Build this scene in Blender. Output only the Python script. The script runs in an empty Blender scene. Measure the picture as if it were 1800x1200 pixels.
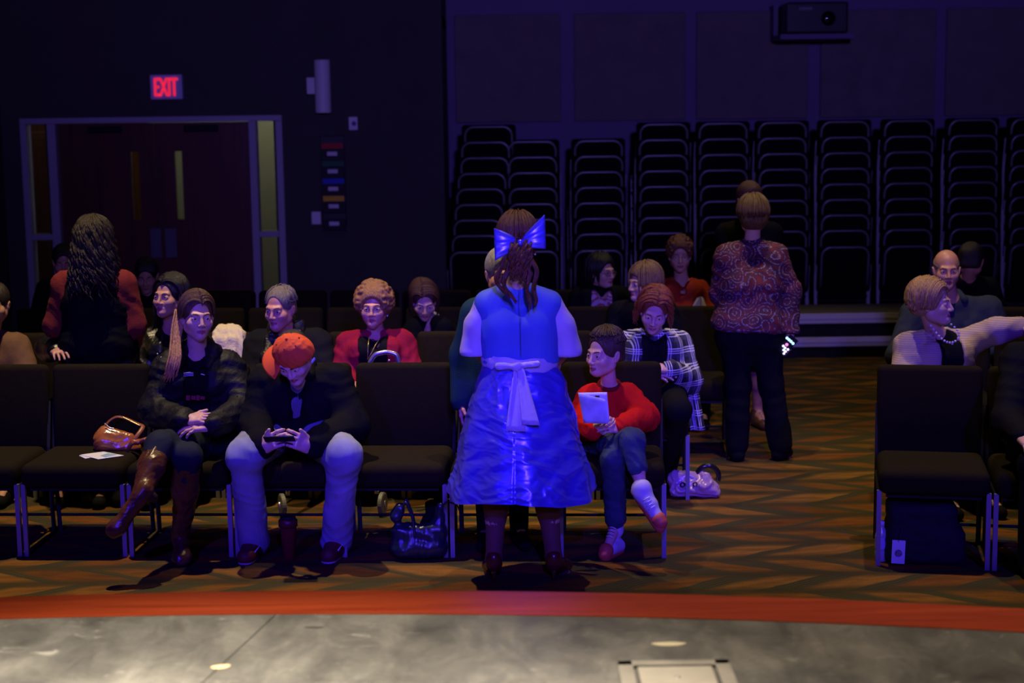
import bpy, bmesh, math, random
import numpy as np
from mathutils import Vector, Matrix, Euler

random.seed(7)
np.random.seed(7)
SC = bpy.context.scene
COL = SC.collection

# ------------------------------------------------------------------ camera
FPX = 2800.0                      # focal length in pixels of the 1800x1200 frame
CAM_H = 2.17
PITCH = math.atan(400.0 / FPX)
ROLL = math.radians(0.8)
_f = np.array([0, math.cos(PITCH), -math.sin(PITCH)])
_r0 = np.array([1.0, 0, 0]); _u0 = np.cross(_r0, _f)
_r = math.cos(ROLL) * _r0 - math.sin(ROLL) * _u0
_u = math.sin(ROLL) * _r0 + math.cos(ROLL) * _u0
cam_data = bpy.data.cameras.new('camera')
cam_data.sensor_width = 36.0
cam_data.lens = FPX / 1800.0 * 36.0
cam_data.clip_end = 200
cam_data.dof.use_dof = True
cam_data.dof.focus_distance = 7.9
cam_data.dof.aperture_fstop = 2.2
cam = bpy.data.objects.new('camera', cam_data)
COL.objects.link(cam)
_m = Matrix(((_r[0], _u[0], -_f[0], 0), (_r[1], _u[1], -_f[1], 0), (_r[2], _u[2], -_f[2], CAM_H), (0, 0, 0, 1)))
cam.matrix_world = _m
SC.camera = cam


def W(px, py, y):
    """the point of the place seen at pixel (px, py) at distance y into the room"""
    d = (px - 900) / FPX * _r - (py - 600) / FPX * _u + _f
    return d * (y / d[1]) + np.array([0, 0, CAM_H])


def G(px, py, z=0.0):
    d = (px - 900) / FPX * _r - (py - 600) / FPX * _u + _f
    return d * ((z - CAM_H) / d[2]) + np.array([0, 0, CAM_H])


# ------------------------------------------------------------------ world, lights, exposure
SC.view_settings.view_transform = 'Standard'
SC.view_settings.look = 'None'
SC.view_settings.gamma = 1.0
SC.view_settings.exposure = 0.0
SC.view_settings.use_curve_mapping = False
world = bpy.data.worlds.new('world'); SC.world = world
world.use_nodes = True
bg = world.node_tree.nodes['Background']
bg.inputs[0].default_value = (0.35, 0.3, 0.5, 1)
bg.inputs[1].default_value = 0.0015


def spot(name, loc, target, color, watts, angle, blend=0.5, radius=0.08):
    l = bpy.data.lights.new(name, 'SPOT')
    l.color = color; l.energy = watts; l.spot_size = math.radians(angle); l.spot_blend = blend
    l.shadow_soft_size = radius
    o = bpy.data.objects.new(name, l); COL.objects.link(o)
    o.location = loc
    o.rotation_euler = (Vector(target) - Vector(loc)).to_track_quat('-Z', 'Y').to_euler()
    return o


BLUE = (0.045, 0.012, 1.0)
WARM = (1.0, 0.76, 0.42)
# blue stage washers hung over the stage near the camera, shuttered to a wide flat beam on the front rows
for x_, t_, w_ in ((-2.6, -1.5, 2000), (0.4, 0.1, 2300), (2.8, 1.9, 1900)):
    o = spot('stage_washer', (x_, -0.3, 3.9), (t_, 7.7, 0.78), BLUE, w_, 17, 0.75, 0.10)
    o.scale = (1.5, 1.0, 1.0)
# a weak blue wash spilling over the hall walls
spot('wall_washer', (0.8, -2.0, 3.6), (0.5, 16.0, 4.2), (0.23, 0.15, 1.0), 2200, 52, 0.9, 0.2)
# tungsten downlights in the hall ceiling over the front rows and the stage edge
spot('house_downlight', (-1.9, 8.2, 6.4), (-1.75, 8.4, 0), WARM, 1300, 55, 0.7, 0.07)
spot('house_downlight', (0.9, 8.5, 6.4), (0.85, 8.5, 0), WARM, 480, 56, 0.7, 0.07)
spot('house_downlight', (2.7, 8.1, 6.4), (2.7, 8.6, 0), WARM, 440, 50, 0.7, 0.07)
spot('stage_downlight', (-1.0, 2.4, 6.0), (-0.95, 3.1, 0.6), (1.0, 0.88, 0.70), 9000, 45, 1.0, 0.15)
spot('stage_downlight', (1.3, 3.9, 6.0), (1.35, 4.6, 0.6), (1.0, 0.82, 0.60), 950, 48, 1.0, 0.15)
spot('house_downlight', (1.9, 12.0, 6.4), (1.9, 11.4, 0), WARM, 340, 66, 0.9, 0.1)
spot('house_downlight', (-2.4, 12.0, 6.4), (-2.4, 12.0, 0), WARM, 30, 84, 0.9, 0.1)  # added faint fill over the dark rear left rows, no fixture known there

# ------------------------------------------------------------------ materials
MATS = {}


def mat(name, col, rough=0.7, metal=0.0, var=0.0, vscale=8.0, bump=0.0, bscale=60.0, emit=None, estr=0.0,
        spec=0.4, sheen=0.0, stretch=None, trans=0.0, alpha=1.0):
    if name in MATS:
        return MATS[name]
    m = bpy.data.materials.new(name); m.use_nodes = True
    nt = m.node_tree; b = nt.nodes['Principled BSDF']
    b.inputs['Base Color'].default_value = (*col, 1)
    b.inputs['Roughness'].default_value = rough
    b.inputs['Metallic'].default_value = metal
    b.inputs['Specular IOR Level'].default_value = spec
    if sheen:
        b.inputs['Sheen Weight'].default_value = sheen
    if trans:
        b.inputs['Transmission Weight'].default_value = trans
    if alpha < 1:
        b.inputs['Alpha'].default_value = alpha
    tc = None
    if var or bump:
        tc = nt.nodes.new('ShaderNodeTexCoord')
        mp = nt.nodes.new('ShaderNodeMapping')
        if stretch:
            mp.inputs['Scale'].default_value = stretch
        nt.links.new(tc.outputs['Object'], mp.inputs[0])
    if var:
        n = nt.nodes.new('ShaderNodeTexNoise'); n.inputs['Scale'].default_value = vscale
        n.inputs['Detail'].default_value = 4
        nt.links.new(mp.outputs[0], n.inputs['Vector'])
        r = nt.nodes.new('ShaderNodeMapRange')
        r.inputs[1].default_value = 0.3; r.inputs[2].default_value = 0.7
        r.inputs[3].default_value = 1 - var; r.inputs[4].default_value = 1 + var
        nt.links.new(n.outputs[0], r.inputs[0])
        mx = nt.nodes.new('ShaderNodeMix'); mx.data_type = 'RGBA'; mx.blend_type = 'MULTIPLY'
        mx.inputs[0].default_value = 1
        mx.inputs[6].default_value = (*col, 1)
        nt.links.new(r.outputs[0], mx.inputs[7])
        nt.links.new(mx.outputs[2], b.inputs['Base Color'])
    if bump:
        n2 = nt.nodes.new('ShaderNodeTexNoise'); n2.inputs['Scale'].default_value = bscale
        n2.inputs['Detail'].default_value = 3
        nt.links.new(mp.outputs[0], n2.inputs['Vector'])
        bp = nt.nodes.new('ShaderNodeBump'); bp.inputs['Strength'].default_value = bump
        bp.inputs['Distance'].default_value = 0.01
        nt.links.new(n2.outputs[0], bp.inputs['Height'])
        nt.links.new(bp.outputs[0], b.inputs['Normal'])
    if emit:
        b.inputs['Emission Color'].default_value = (*emit, 1)
        b.inputs['Emission Strength'].default_value = estr
    MATS[name] = m
    return m


class NT:
    """small helper for hand-built node materials"""
    def __init__(self, name, rough=0.8, spec=0.3):
        self.m = bpy.data.materials.new(name); self.m.use_nodes = True
        self.nt = self.m.node_tree; self.b = self.nt.nodes['Principled BSDF']
        self.b.inputs['Roughness'].default_value = rough
        self.b.inputs['Specular IOR Level'].default_value = spec
        self.tc = self.nt.nodes.new('ShaderNodeTexCoord')
        MATS[name] = self.m

    def link(self, s, d):
        if isinstance(s, (int, float)):
            d.default_value = s
        elif isinstance(s, tuple):
            d.default_value = s
        else:
            self.nt.links.new(s, d)

    def math(self, op, a, b=0.0, c=0.0):
        n = self.nt.nodes.new('ShaderNodeMath'); n.operation = op
        self.link(a, n.inputs[0]); self.link(b, n.inputs[1]); self.link(c, n.inputs[2])
        return n.outputs[0]

    def xyz(self, v=None):
        n = self.nt.nodes.new('ShaderNodeSeparateXYZ')
        self.nt.links.new(v or self.tc.outputs['Object'], n.inputs[0])
        return n.outputs

    def comb(self, x, y, z):
        n = self.nt.nodes.new('ShaderNodeCombineXYZ')
        for s, d in zip((x, y, z), n.inputs):
            self.link(s, d)
        return n.outputs[0]

    def noise(self, scale, detail=3.0, vec=None, rough=0.5, dist=0.0):
        n = self.nt.nodes.new('ShaderNodeTexNoise')
        n.inputs['Scale'].default_value = scale; n.inputs['Detail'].default_value = detail
        n.inputs['Roughness'].default_value = rough; n.inputs['Distortion'].default_value = dist
        self.nt.links.new(vec or self.tc.outputs['Object'], n.inputs['Vector'])
        return n.outputs[0]

    def white(self, vec):
        n = self.nt.nodes.new('ShaderNodeTexWhiteNoise')
        self.nt.links.new(vec, n.inputs['Vector'])
        return n.outputs[0]

    def ramp(self, fac, stops, interp='LINEAR'):
        n = self.nt.nodes.new('ShaderNodeValToRGB'); cr = n.color_ramp; cr.interpolation = interp
        while len(cr.elements) < len(stops):
            cr.elements.new(0.5)
        for e, (p, c) in zip(cr.elements, stops):
            e.position = p; e.color = (*c, 1)
        self.nt.links.new(fac, n.inputs[0])
        return n.outputs[0]

    def mix(self, fac, a, b, mode='MIX'):
        n = self.nt.nodes.new('ShaderNodeMix'); n.data_type = 'RGBA'; n.blend_type = mode
        self.link(fac, n.inputs[0])
        self.link(a if not isinstance(a, tuple) else (*a, 1), n.inputs[6])
        self.link(b if not isinstance(b, tuple) else (*b, 1), n.inputs[7])
        return n.outputs[2]

    def sstep(self, v, lo, hi):
        n = self.nt.nodes.new('ShaderNodeMapRange'); n.interpolation_type = 'SMOOTHSTEP'
        self.link(v, n.inputs[0]); n.inputs[1].default_value = lo; n.inputs[2].default_value = hi
        return n.outputs[0]

    def color(self, c):
        self.nt.links.new(c, self.b.inputs['Base Color'])

    def bump(self, h, strength=0.3, dist=0.01):
        bp = self.nt.nodes.new('ShaderNodeBump'); bp.inputs['Strength'].default_value = strength
        bp.inputs['Distance'].default_value = dist
        self.nt.links.new(h, bp.inputs['Height'])
        self.nt.links.new(bp.outputs[0], self.b.inputs['Normal'])


# ------------------------------------------------------------------ mesh helpers
class MB:
    def __init__(self):
        self.v = []; self.f = []; self.mi = []; self.n = 0

    def merge(self, V, F, mi=0):
        V = np.asarray(V, dtype=float)
        off = self.n
        self.v.append(V); self.n += len(V)
        for q in F:
            self.f.append(tuple(int(i) + off for i in q))
        if isinstance(mi, int):
            self.mi.extend([mi] * len(F))
        else:
            self.mi.extend([int(i) for i in mi])
        return self

    def box(self, c, s, rot=None, mi=0, taper=1.0):
        x, y, z = (np.array(s) / 2.0)
        V = np.array([[-x, -y, -z], [x, -y, -z], [x, y, -z], [-x, y, -z],
                      [-x * taper, -y * taper, z], [x * taper, -y * taper, z], [x * taper, y * taper, z], [-x * taper, y * taper, z]])
        if rot is not None:
            V = V @ np.array(Euler(rot).to_matrix()).T
        V = V + np.array(c)
        return self.merge(V, [(0, 3, 2, 1), (4, 5, 6, 7), (0, 1, 5, 4), (1, 2, 6, 5), (2, 3, 7, 6), (3, 0, 4, 7)], mi)

    def bx(self, x0, x1, y0, y1, z0, z1, mi=0):
        return self.box(((x0 + x1) / 2, (y0 + y1) / 2, (z0 + z1) / 2), (abs(x1 - x0), abs(y1 - y0), abs(z1 - z0)), None, mi)

    def tube(self, path, r, n=8, mi=0, closed=False, flat=1.0, cap=True):
        P = np.asarray(path, dtype=float); N = len(P)
        R = np.full(N, r) if np.isscalar(r) else np.asarray(r, dtype=float)
        T = np.gradient(P, axis=0)
        if closed:
            T = np.roll(P, -1, 0) - np.roll(P, 1, 0)
        T /= np.linalg.norm(T, axis=1)[:, None] + 1e-9
        up = np.array([0, 0, 1.0]) if abs(T[0][2]) < 0.9 else np.array([0, 1.0, 0])
        a = np.cross(T[0], up); a /= np.linalg.norm(a)
        V = []
        ang = np.arange(n) * 2 * math.pi / n
        for i in range(N):
            a = a - T[i] * (a @ T[i]); a /= np.linalg.norm(a) + 1e-9
            b = np.cross(T[i], a)
            V.append(P[i] + R[i] * (np.cos(ang)[:, None] * a + flat * np.sin(ang)[:, None] * b))
        V = np.concatenate(V)
        F = []
        for i in range(N if closed else N - 1):
            j = (i + 1) % N
            for k in range(n):
                l = (k + 1) % n
                F.append((i * n + k, i * n + l, j * n + l, j * n + k))
        if cap and not closed:
            F.append(tuple(range(n))[::-1]); F.append(tuple((N - 1) * n + k for k in range(n)))
        return self.merge(V, F, mi)

    def lathe(self, prof, n=24, c=(0, 0, 0), axis='z', mi=0, cap=True):
        ang = np.arange(n) * 2 * math.pi / n
        V = []
        for r, h in prof:
            ring = np.stack([r * np.cos(ang), r * np.sin(ang), np.full(n, h)], 1)
            V.append(ring)
        V = np.concatenate(V)
        if axis == 'y':
            V = V[:, [0, 2, 1]] * np.array([1, -1, 1])
        if axis == 'x':
            V = V[:, [2, 1, 0]] * np.array([1, 1, -1])
        F = []
        for i in range(len(prof) - 1):
            for k in range(n):
                l = (k + 1) % n
                F.append((i * n + k, i * n + l, (i + 1) * n + l, (i + 1) * n + k))
        if cap:
            F.append(tuple(range(n))[::-1]); F.append(tuple((len(prof) - 1) * n + k for k in range(n)))
        return self.merge(V + np.array(c), F, mi)

    def sphere(self, c, r, n=10, mi=0, sc=(1, 1, 1)):
        t = np.linspace(0.02, math.pi - 0.02, n)
        V = []
        m = n * 2
        ang = np.arange(m) * 2 * math.pi / m
        for a in t:
            V.append(np.stack([np.sin(a) * np.cos(ang), np.sin(a) * np.sin(ang), np.full(m, np.cos(a))], 1))
        V = np.concatenate(V) * r * np.array(sc) + np.array(c)
        F = []
        for i in range(n - 1):
            for k in range(m):
                l = (k + 1) % m
                F.append((i * m + k, (i + 1) * m + k, (i + 1) * m + l, i * m + l))
        F.append(tuple(range(m))); F.append(tuple((n - 1) * m + k for k in range(m))[::-1])
        return self.merge(V, F, mi)

    def prism(self, pts, d, c=(0, 0, 0), ax='y', mi=0):
        """flat outline pts (a,b) given thickness d; outline in xz (ax=y) or xy (ax=z)"""
        P = np.array(pts, dtype=float); n = len(P)
        z0 = np.full(n, -d / 2); z1 = -z0
        if ax == 'y':
            A = np.stack([P[:, 0], z0, P[:, 1]], 1); B = np.stack([P[:, 0], z1, P[:, 1]], 1)
        else:
            A = np.stack([P[:, 0], P[:, 1], z0], 1); B = np.stack([P[:, 0], P[:, 1], z1], 1)
        F = [tuple(range(n)), tuple(range(n, 2 * n))[::-1]]
        for k in range(n):
            l = (k + 1) % n
            F.append((k, k + n, l + n, l))
        return self.merge(np.concatenate([A, B]) + np.array(c), F, mi)

    def sheet(self, P, th=0.002, mi=0):
        """thick sheet from a grid P[i,j,3]"""
        P = np.asarray(P, dtype=float); a, b = P.shape[:2]
        du = np.gradient(P, axis=0); dv = np.gradient(P, axis=1)
        N = np.cross(du, dv); N /= np.linalg.norm(N, axis=2)[..., None] + 1e-9
        V = np.concatenate([(P + N * th / 2).reshape(-1, 3), (P - N * th / 2).reshape(-1, 3)])
        F = []; o = a * b
        for i in range(a - 1):
            for j in range(b - 1):
                q = (i * b + j, (i + 1) * b + j, (i + 1) * b + j + 1, i * b + j + 1)
                F.append(q); F.append(tuple(k + o for k in q[::-1]))
        def edge(ix):
            for p, q in zip(ix[:-1], ix[1:]):
                F.append((p, q, q + o, p + o))
        edge([j for j in range(b)]); edge([(a - 1) * b + j for j in range(b)][::-1])
        edge([i * b for i in range(a)][::-1]); edge([i * b + b - 1 for i in range(a)])
        return self.merge(V, F, mi)

    def build(self, name, mats, parent=None, smooth=False, bevel=0.0, seg=2, offset=None, autosmooth=None):
        V = np.concatenate(self.v) if self.v else np.zeros((0, 3))
        if offset is not None:
            V = V - np.array(offset)
        me = bpy.data.meshes.new(name)
        me.from_pydata(V.tolist(), [], self.f)
        if not isinstance(mats, (list, tuple)):
            mats = [mats]
        for m in mats:
            me.materials.append(m)
        if len(mats) > 1:
            me.polygons.foreach_set('material_index', self.mi)
        bm = bmesh.new(); bm.from_mesh(me)
        bmesh.ops.recalc_face_normals(bm, faces=bm.faces)
        if bevel:
            ed = [e for e in bm.edges if len(e.link_faces) == 2 and e.calc_face_angle(0) > 0.5]
            bmesh.ops.bevel(bm, geom=ed, offset=bevel, segments=seg, affect='EDGES', profile=0.5, clamp_overlap=True)
        bm.to_mesh(me); bm.free()
        if smooth:
            me.polygons.foreach_set('use_smooth', [True] * len(me.polygons))
        me.update()
        o = bpy.data.objects.new(name, me); COL.objects.link(o)
        if parent is not None:
            o.parent = parent
        return o


def thing(name, label, cat, loc=(0, 0, 0), rotz=0.0, group=None):
    o = bpy.data.objects.new(name, None); COL.objects.link(o)
    o.empty_display_size = 0.1
    o.location = tuple(float(c) for c in loc); o.rotation_euler = (0, 0, rotz)
    return tag(o, label, cat, group)


def tag(o, label=None, cat=None, group=None, kind=None):
    if label: o['label'] = label
    if cat: o['category'] = cat
    if group: o['group'] = group
    if kind: o['kind'] = kind
    return o


def dup(root, loc, rotz, label):
    r = root.copy(); COL.objects.link(r)
    r.location = loc; r.rotation_euler = (0, 0, rotz); r['label'] = label
    for ch in root.children:
        c = ch.copy(); COL.objects.link(c); c.parent = r
        for g in ch.children:
            d = g.copy(); COL.objects.link(d); d.parent = c
    return r


def text_mesh(s, size, depth, font_scale_x=1.0):
    cu = bpy.data.curves.new('lettering', 'FONT'); cu.body = s; cu.size = size; cu.extrude = depth
    cu.align_x = 'CENTER'; cu.align_y = 'CENTER'; cu.offset = 0.0
    o = bpy.data.objects.new('lettering', cu); COL.objects.link(o)
    dg = bpy.context.evaluated_depsgraph_get()
    me = bpy.data.meshes.new_from_object(o.evaluated_get(dg))
    V = np.array([v.co for v in me.vertices]); F = [tuple(p.vertices) for p in me.polygons]
    bpy.data.objects.remove(o); bpy.data.meshes.remove(me)
    V[:, 0] *= font_scale_x
    return V, F

# ------------------------------------------------------------------ soft-shape modelling (distance fields -> mesh)
def rc(a, b, r1, r2=None, k=0.02):
    return ('rc', np.array(a, float), np.array(b, float), float(r1), float(r1 if r2 is None else r2), k)


def el(c, r, R=None, k=0.02):
    return ('el', np.array(c, float), np.array(r, float), None if R is None else np.array(R, float), k)


def bxp(c, s, R=None, rnd=0.01, k=0.02):
    return ('bx', np.array(c, float), np.array(s, float), None if R is None else np.array(R, float), rnd, k)


def _bbox(p):
    if p[0] == 'rc':
        r = max(p[3], p[4])
        return np.minimum(p[1], p[2]) - r, np.maximum(p[1], p[2]) + r
    m = np.linalg.norm(p[2]) if p[3] is not None else p[2]
    return p[1] - m, p[1] + m


def _dist(p, X, Y, Z):
    if p[0] == 'rc':
        a, b, r1, r2 = p[1:5]
        ba = b - a; L = ba @ ba + 1e-12
        t = np.clip(((X - a[0]) * ba[0] + (Y - a[1]) * ba[1] + (Z - a[2]) * ba[2]) / L, 0, 1)
        return np.sqrt((X - a[0] - t * ba[0]) ** 2 + (Y - a[1] - t * ba[1]) ** 2 + (Z - a[2] - t * ba[2]) ** 2) - (r1 + (r2 - r1) * t)
    c, r, R = p[1:4]
    x, y, z = X - c[0], Y - c[1], Z - c[2]
    if R is not None:      # R columns are the local axes
        x, y, z = (x * R[0, 0] + y * R[1, 0] + z * R[2, 0], x * R[0, 1] + y * R[1, 1] + z * R[2, 1], x * R[0, 2] + y * R[1, 2] + z * R[2, 2])
    if p[0] == 'el':
        k0 = np.sqrt((x / r[0]) ** 2 + (y / r[1]) ** 2 + (z / r[2]) ** 2)
        k1 = np.sqrt((x / r[0] ** 2) ** 2 + (y / r[1] ** 2) ** 2 + (z / r[2] ** 2) ** 2) + 1e-9
        return k0 * (k0 - 1) / k1
    rnd = p[4]
    qx, qy, qz = np.abs(x) - r[0] + rnd, np.abs(y) - r[1] + rnd, np.abs(z) - r[2] + rnd
    return np.sqrt(np.maximum(qx, 0) ** 2 + np.maximum(qy, 0) ** 2 + np.maximum(qz, 0) ** 2) + np.minimum(np.maximum(qx, np.maximum(qy, qz)), 0) - rnd


def soft_mesh(adds, subs=(), h=0.012, noise=None, lo=None, hi=None):
    bb = [_bbox(p) for p in adds]
    l = np.min([b[0] for b in bb], 0) - 3 * h; u = np.max([b[1] for b in bb], 0) + 3 * h
    if lo is not None: l = np.maximum(l, lo)
    if hi is not None: u = np.minimum(u, hi)
    ax = [np.arange(l[i], u[i] + h, h, dtype=np.float32) for i in range(3)]
    D = np.full([len(a) for a in ax], 0.15, np.float32)

    def block(p, m):
        b0, b1 = _bbox(p)
        sl = []
        for i in range(3):
            i0 = max(0, int((b0[i] - m - l[i]) / h)); i1 = min(len(ax[i]), int((b1[i] + m - l[i]) / h) + 2)
            if i1 <= i0: return None
            sl.append(slice(i0, i1))
        X = ax[0][sl[0]][:, None, None]; Y = ax[1][sl[1]][None, :, None]; Z = ax[2][sl[2]][None, None, :]
        return tuple(sl), X, Y, Z
    for p in adds:
        k = p[-1]; q = block(p, k + 3 * h)
        if q is None: continue
        sl, X, Y, Z = q
        d = _dist(p, X, Y, Z).astype(np.float32); o = D[sl]
        hh = np.maximum(k - np.abs(o - d), 0) / k
        D[sl] = np.minimum(o, d) - hh * hh * k * 0.25
    for p in subs:
        k = p[-1]; q = block(p, k + 3 * h)
        if q is None: continue
        sl, X, Y, Z = q
        d = -_dist(p, X, Y, Z).astype(np.float32); o = D[sl]
        hh = np.maximum(k - np.abs(o - d), 0) / k
        D[sl] = np.maximum(o, d) + hh * hh * k * 0.25
    if noise is not None:
        D += noise(ax[0][:, None, None], ax[1][None, :, None], ax[2][None, None, :])
    return surface(D, l, h)


def surface(D, l, h):
    D[0] = D[-1] = 0.1; D[:, 0] = D[:, -1] = 0.1; D[:, :, 0] = D[:, :, -1] = 0.1
    S = D < 0
    nx, ny, nz = S.shape
    cnt = np.zeros((nx - 1, ny - 1, nz - 1), np.int8)
    for dx in (0, 1):
        for dy in (0, 1):
            for dz in (0, 1):
                cnt += S[dx:nx - 1 + dx, dy:ny - 1 + dy, dz:nz - 1 + dz]
    act = (cnt > 0) & (cnt < 8)
    idx = np.argwhere(act)
    if len(idx) == 0:
        return np.zeros((0, 3)), np.zeros((0, 4), int)
    num = np.full(act.shape, -1, np.int64); num[act] = np.arange(len(idx))
    acc = np.zeros((len(idx), 3)); w = np.zeros(len(idx))
    cor = [(a, b, c) for a in (0, 1) for b in (0, 1) for c in (0, 1)]
    vals = {c: D[idx[:, 0] + c[0], idx[:, 1] + c[1], idx[:, 2] + c[2]] for c in cor}
    for c in cor:
        for i in range(3):
            if c[i] == 0:
                c2 = tuple(1 if j == i else c[j] for j in range(3))
                a, b = vals[c], vals[c2]
                x = (a < 0) != (b < 0)
                t = np.where(x, a / np.where(x, a - b, 1), 0)
                pos = np.tile(np.array(c, float), (len(idx), 1)); pos[:, i] += t
                acc[x] += pos[x]; w[x] += 1
    V = (idx + acc / w[:, None]) * h + l
    F = []
    for i in range(3):
        j, k = (i + 1) % 3, (i + 2) % 3
        s0 = [slice(1, None)] * 3
        A = [slice(None)] * 3; B = [slice(None)] * 3
        A[i] = slice(0, -1); B[i] = slice(1, None)
        ch = S[tuple(A)] != S[tuple(B)]
        e = np.argwhere(ch)
        ok = (e[:, j] > 0) & (e[:, k] > 0) & (e[:, j] < S.shape[j] - 1) & (e[:, k] < S.shape[k] - 1)
        e = e[ok]
        def cell(dj, dk):
            q = e.copy(); q[:, j] -= dj; q[:, k] -= dk
            return num[q[:, 0], q[:, 1], q[:, 2]]
        q = np.stack([cell(1, 1), cell(0, 1), cell(0, 0), cell(1, 0)], 1)
        flip = ~S[tuple(e.T)]
        q[flip] = q[flip][:, ::-1]
        F.append(q)
    F = np.concatenate(F)
    F = F[(F >= 0).all(1)]
    return V, F


def vnormals(V, F):
    N = np.zeros_like(V)
    fn = np.cross(V[F[:, 2]] - V[F[:, 0]], V[F[:, 3]] - V[F[:, 1]])
    for k in range(4):
        np.add.at(N, F[:, k], fn)
    return N / (np.linalg.norm(N, axis=1)[:, None] + 1e-12)


def folds(V, seed, scale, amp, stretch=(1, 1, 1)):
    """smooth pseudo-random displacement field: creased cloth"""
    rs = np.random.RandomState(seed)
    P = V * np.array(stretch) * scale
    P = P + 0.35 * np.sin(P[:, [1, 2, 0]] * 1.7 + rs.rand(3) * 6)
    out = np.zeros(len(V)); a = 1.0
    for o in range(4):
        d = rs.randn(3); d /= np.linalg.norm(d)
        d2 = rs.randn(3); d2 /= np.linalg.norm(d2)
        s = np.sin(P @ d * (1.6 ** o) * 2 + 1.5 * np.sin(P @ d2 * (1.5 ** o)) + rs.rand() * 6)
        out += a * (1 - 2 * np.abs(s)) if o % 2 else a * s
        a *= 0.65
    return out * amp / 1.6


def soft_obj(name, m, parent, adds, subs=(), h=0.012, wr=None, offset=(0, 0, 0), extra=None):
    V, F = soft_mesh(adds, subs, h)
    if wr:
        V = V + vnormals(V, F) * folds(V, *wr)[:, None]
    mb = MB(); mb.merge(V, F)
    if extra:
        for ev, ef in extra: mb.merge(ev, ef)
    return quick(name, mb, m, parent, offset)


def quick(name, mb, mats, parent, offset=(0, 0, 0), smooth=True):
    V = np.concatenate(mb.v) - np.array(offset)
    me = bpy.data.meshes.new(name)
    me.from_pydata(V.tolist(), [], mb.f)
    mats = mats if isinstance(mats, (list, tuple)) else [mats]
    for m in mats: me.materials.append(m)
    if len(mats) > 1: me.polygons.foreach_set('material_index', mb.mi)
    if smooth: me.polygons.foreach_set('use_smooth', [True] * len(me.polygons))
    me.update()
    o = bpy.data.objects.new(name, me); COL.objects.link(o)
    if parent is not None: o.parent = parent
    return o


def basis(d, n):
    """columns: side, along d, normal n"""
    d = np.array(d, float); d /= np.linalg.norm(d)
    n = np.array(n, float); n = n - d * (n @ d); n /= np.linalg.norm(n)
    return np.stack([np.cross(d, n), d, n], 1)


def rot(z=0, x=0, y=0):
    return np.array((Matrix.Rotation(z, 3, 'Z') @ Matrix.Rotation(x, 3, 'X') @ Matrix.Rotation(y, 3, 'Y')))


# ------------------------------------------------------------------ the hall
def carpet_mat():
    t = NT('carpet', 0.95, 0.1)
    x, y, z = t.xyz()
    wy = t.math('MULTIPLY', t.math('SUBTRACT', t.noise(1.7, 2), 0.5), 0.05)
    v = t.math('DIVIDE', t.math('ADD', y, wy), 0.27)
    row = t.math('FLOOR', v); fv = t.math('FRACT', v)
    sg = t.math('SUBTRACT', t.math('MULTIPLY', t.math('FLOORED_MODULO', row, 2.0), 2.0), 1.0)
    wob = t.math('MULTIPLY', t.math('SUBTRACT', t.noise(3.5, 2), 0.5), 0.30)
    rs = t.white(t.comb(row, 3.0, 1.0))
    u = t.math('ADD', t.math('ADD', t.math('DIVIDE', x, 0.44), t.math('MULTIPLY', t.math('MULTIPLY', sg, fv), 0.9)), wob)
    u = t.math('ADD', u, t.math('MULTIPLY', rs, 3.0))
    cell = t.math('FLOOR', u); fu = t.math('FRACT', u)
    rnd = t.white(t.comb(cell, row, 0.0))
    rnd2 = t.white(t.comb(cell, row, 5.0))
    base = t.ramp(rnd, [(0.0, (0.20, 0.080, 0.013)), (0.22, (0.25, 0.105, 0.018)), (0.45, (0.16, 0.058, 0.010)), (0.62, (0.22, 0.075, 0.013)), (0.8, (0.27, 0.122, 0.022))], 'CONSTANT')
    streak = t.noise(20.0, 3, t.comb(t.math('MULTIPLY', u, 0.14), t.math('MULTIPLY', y, 1.0), 0.0))
    base = t.mix(t.sstep(streak, 0.3, 0.75), base, t.mix(0.55, base, (0.045, 0.03, 0.014)))
    ln = t.math('SINE', t.math('MULTIPLY', fu, 70.0))
    green = t.mix(t.sstep(ln, -0.6, 0.6), (0.048, 0.042, 0.017), (0.070, 0.062, 0.026))
    wband = t.math('ADD', 0.18, t.math('MULTIPLY', rnd2, 0.40))
    gm = t.math('SUBTRACT', 1.0, t.sstep(t.math('SUBTRACT', fu, wband), -0.12, 0.12))
    c = t.mix(gm, base, green)
    ed = t.math('SUBTRACT', 1.0, t.sstep(fv, 0.08, 0.36))
    c = t.mix(t.math('MULTIPLY', ed, 0.9), c, (0.050, 0.042, 0.017))
    ed2 = t.sstep(fv, 0.76, 0.96)
    c = t.mix(t.math('MULTIPLY', ed2, 0.8), c, (0.050, 0.042, 0.017))
    c = t.mix(0.5, c, t.ramp(t.noise(150.0, 3), [(0.3, (0.35, 0.35, 0.35)), (0.7, (1, 1, 1))]), 'MULTIPLY')
    t.color(c)
    t.bump(t.noise(380.0, 2), 0.5, 0.004)
    return t.m


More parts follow.
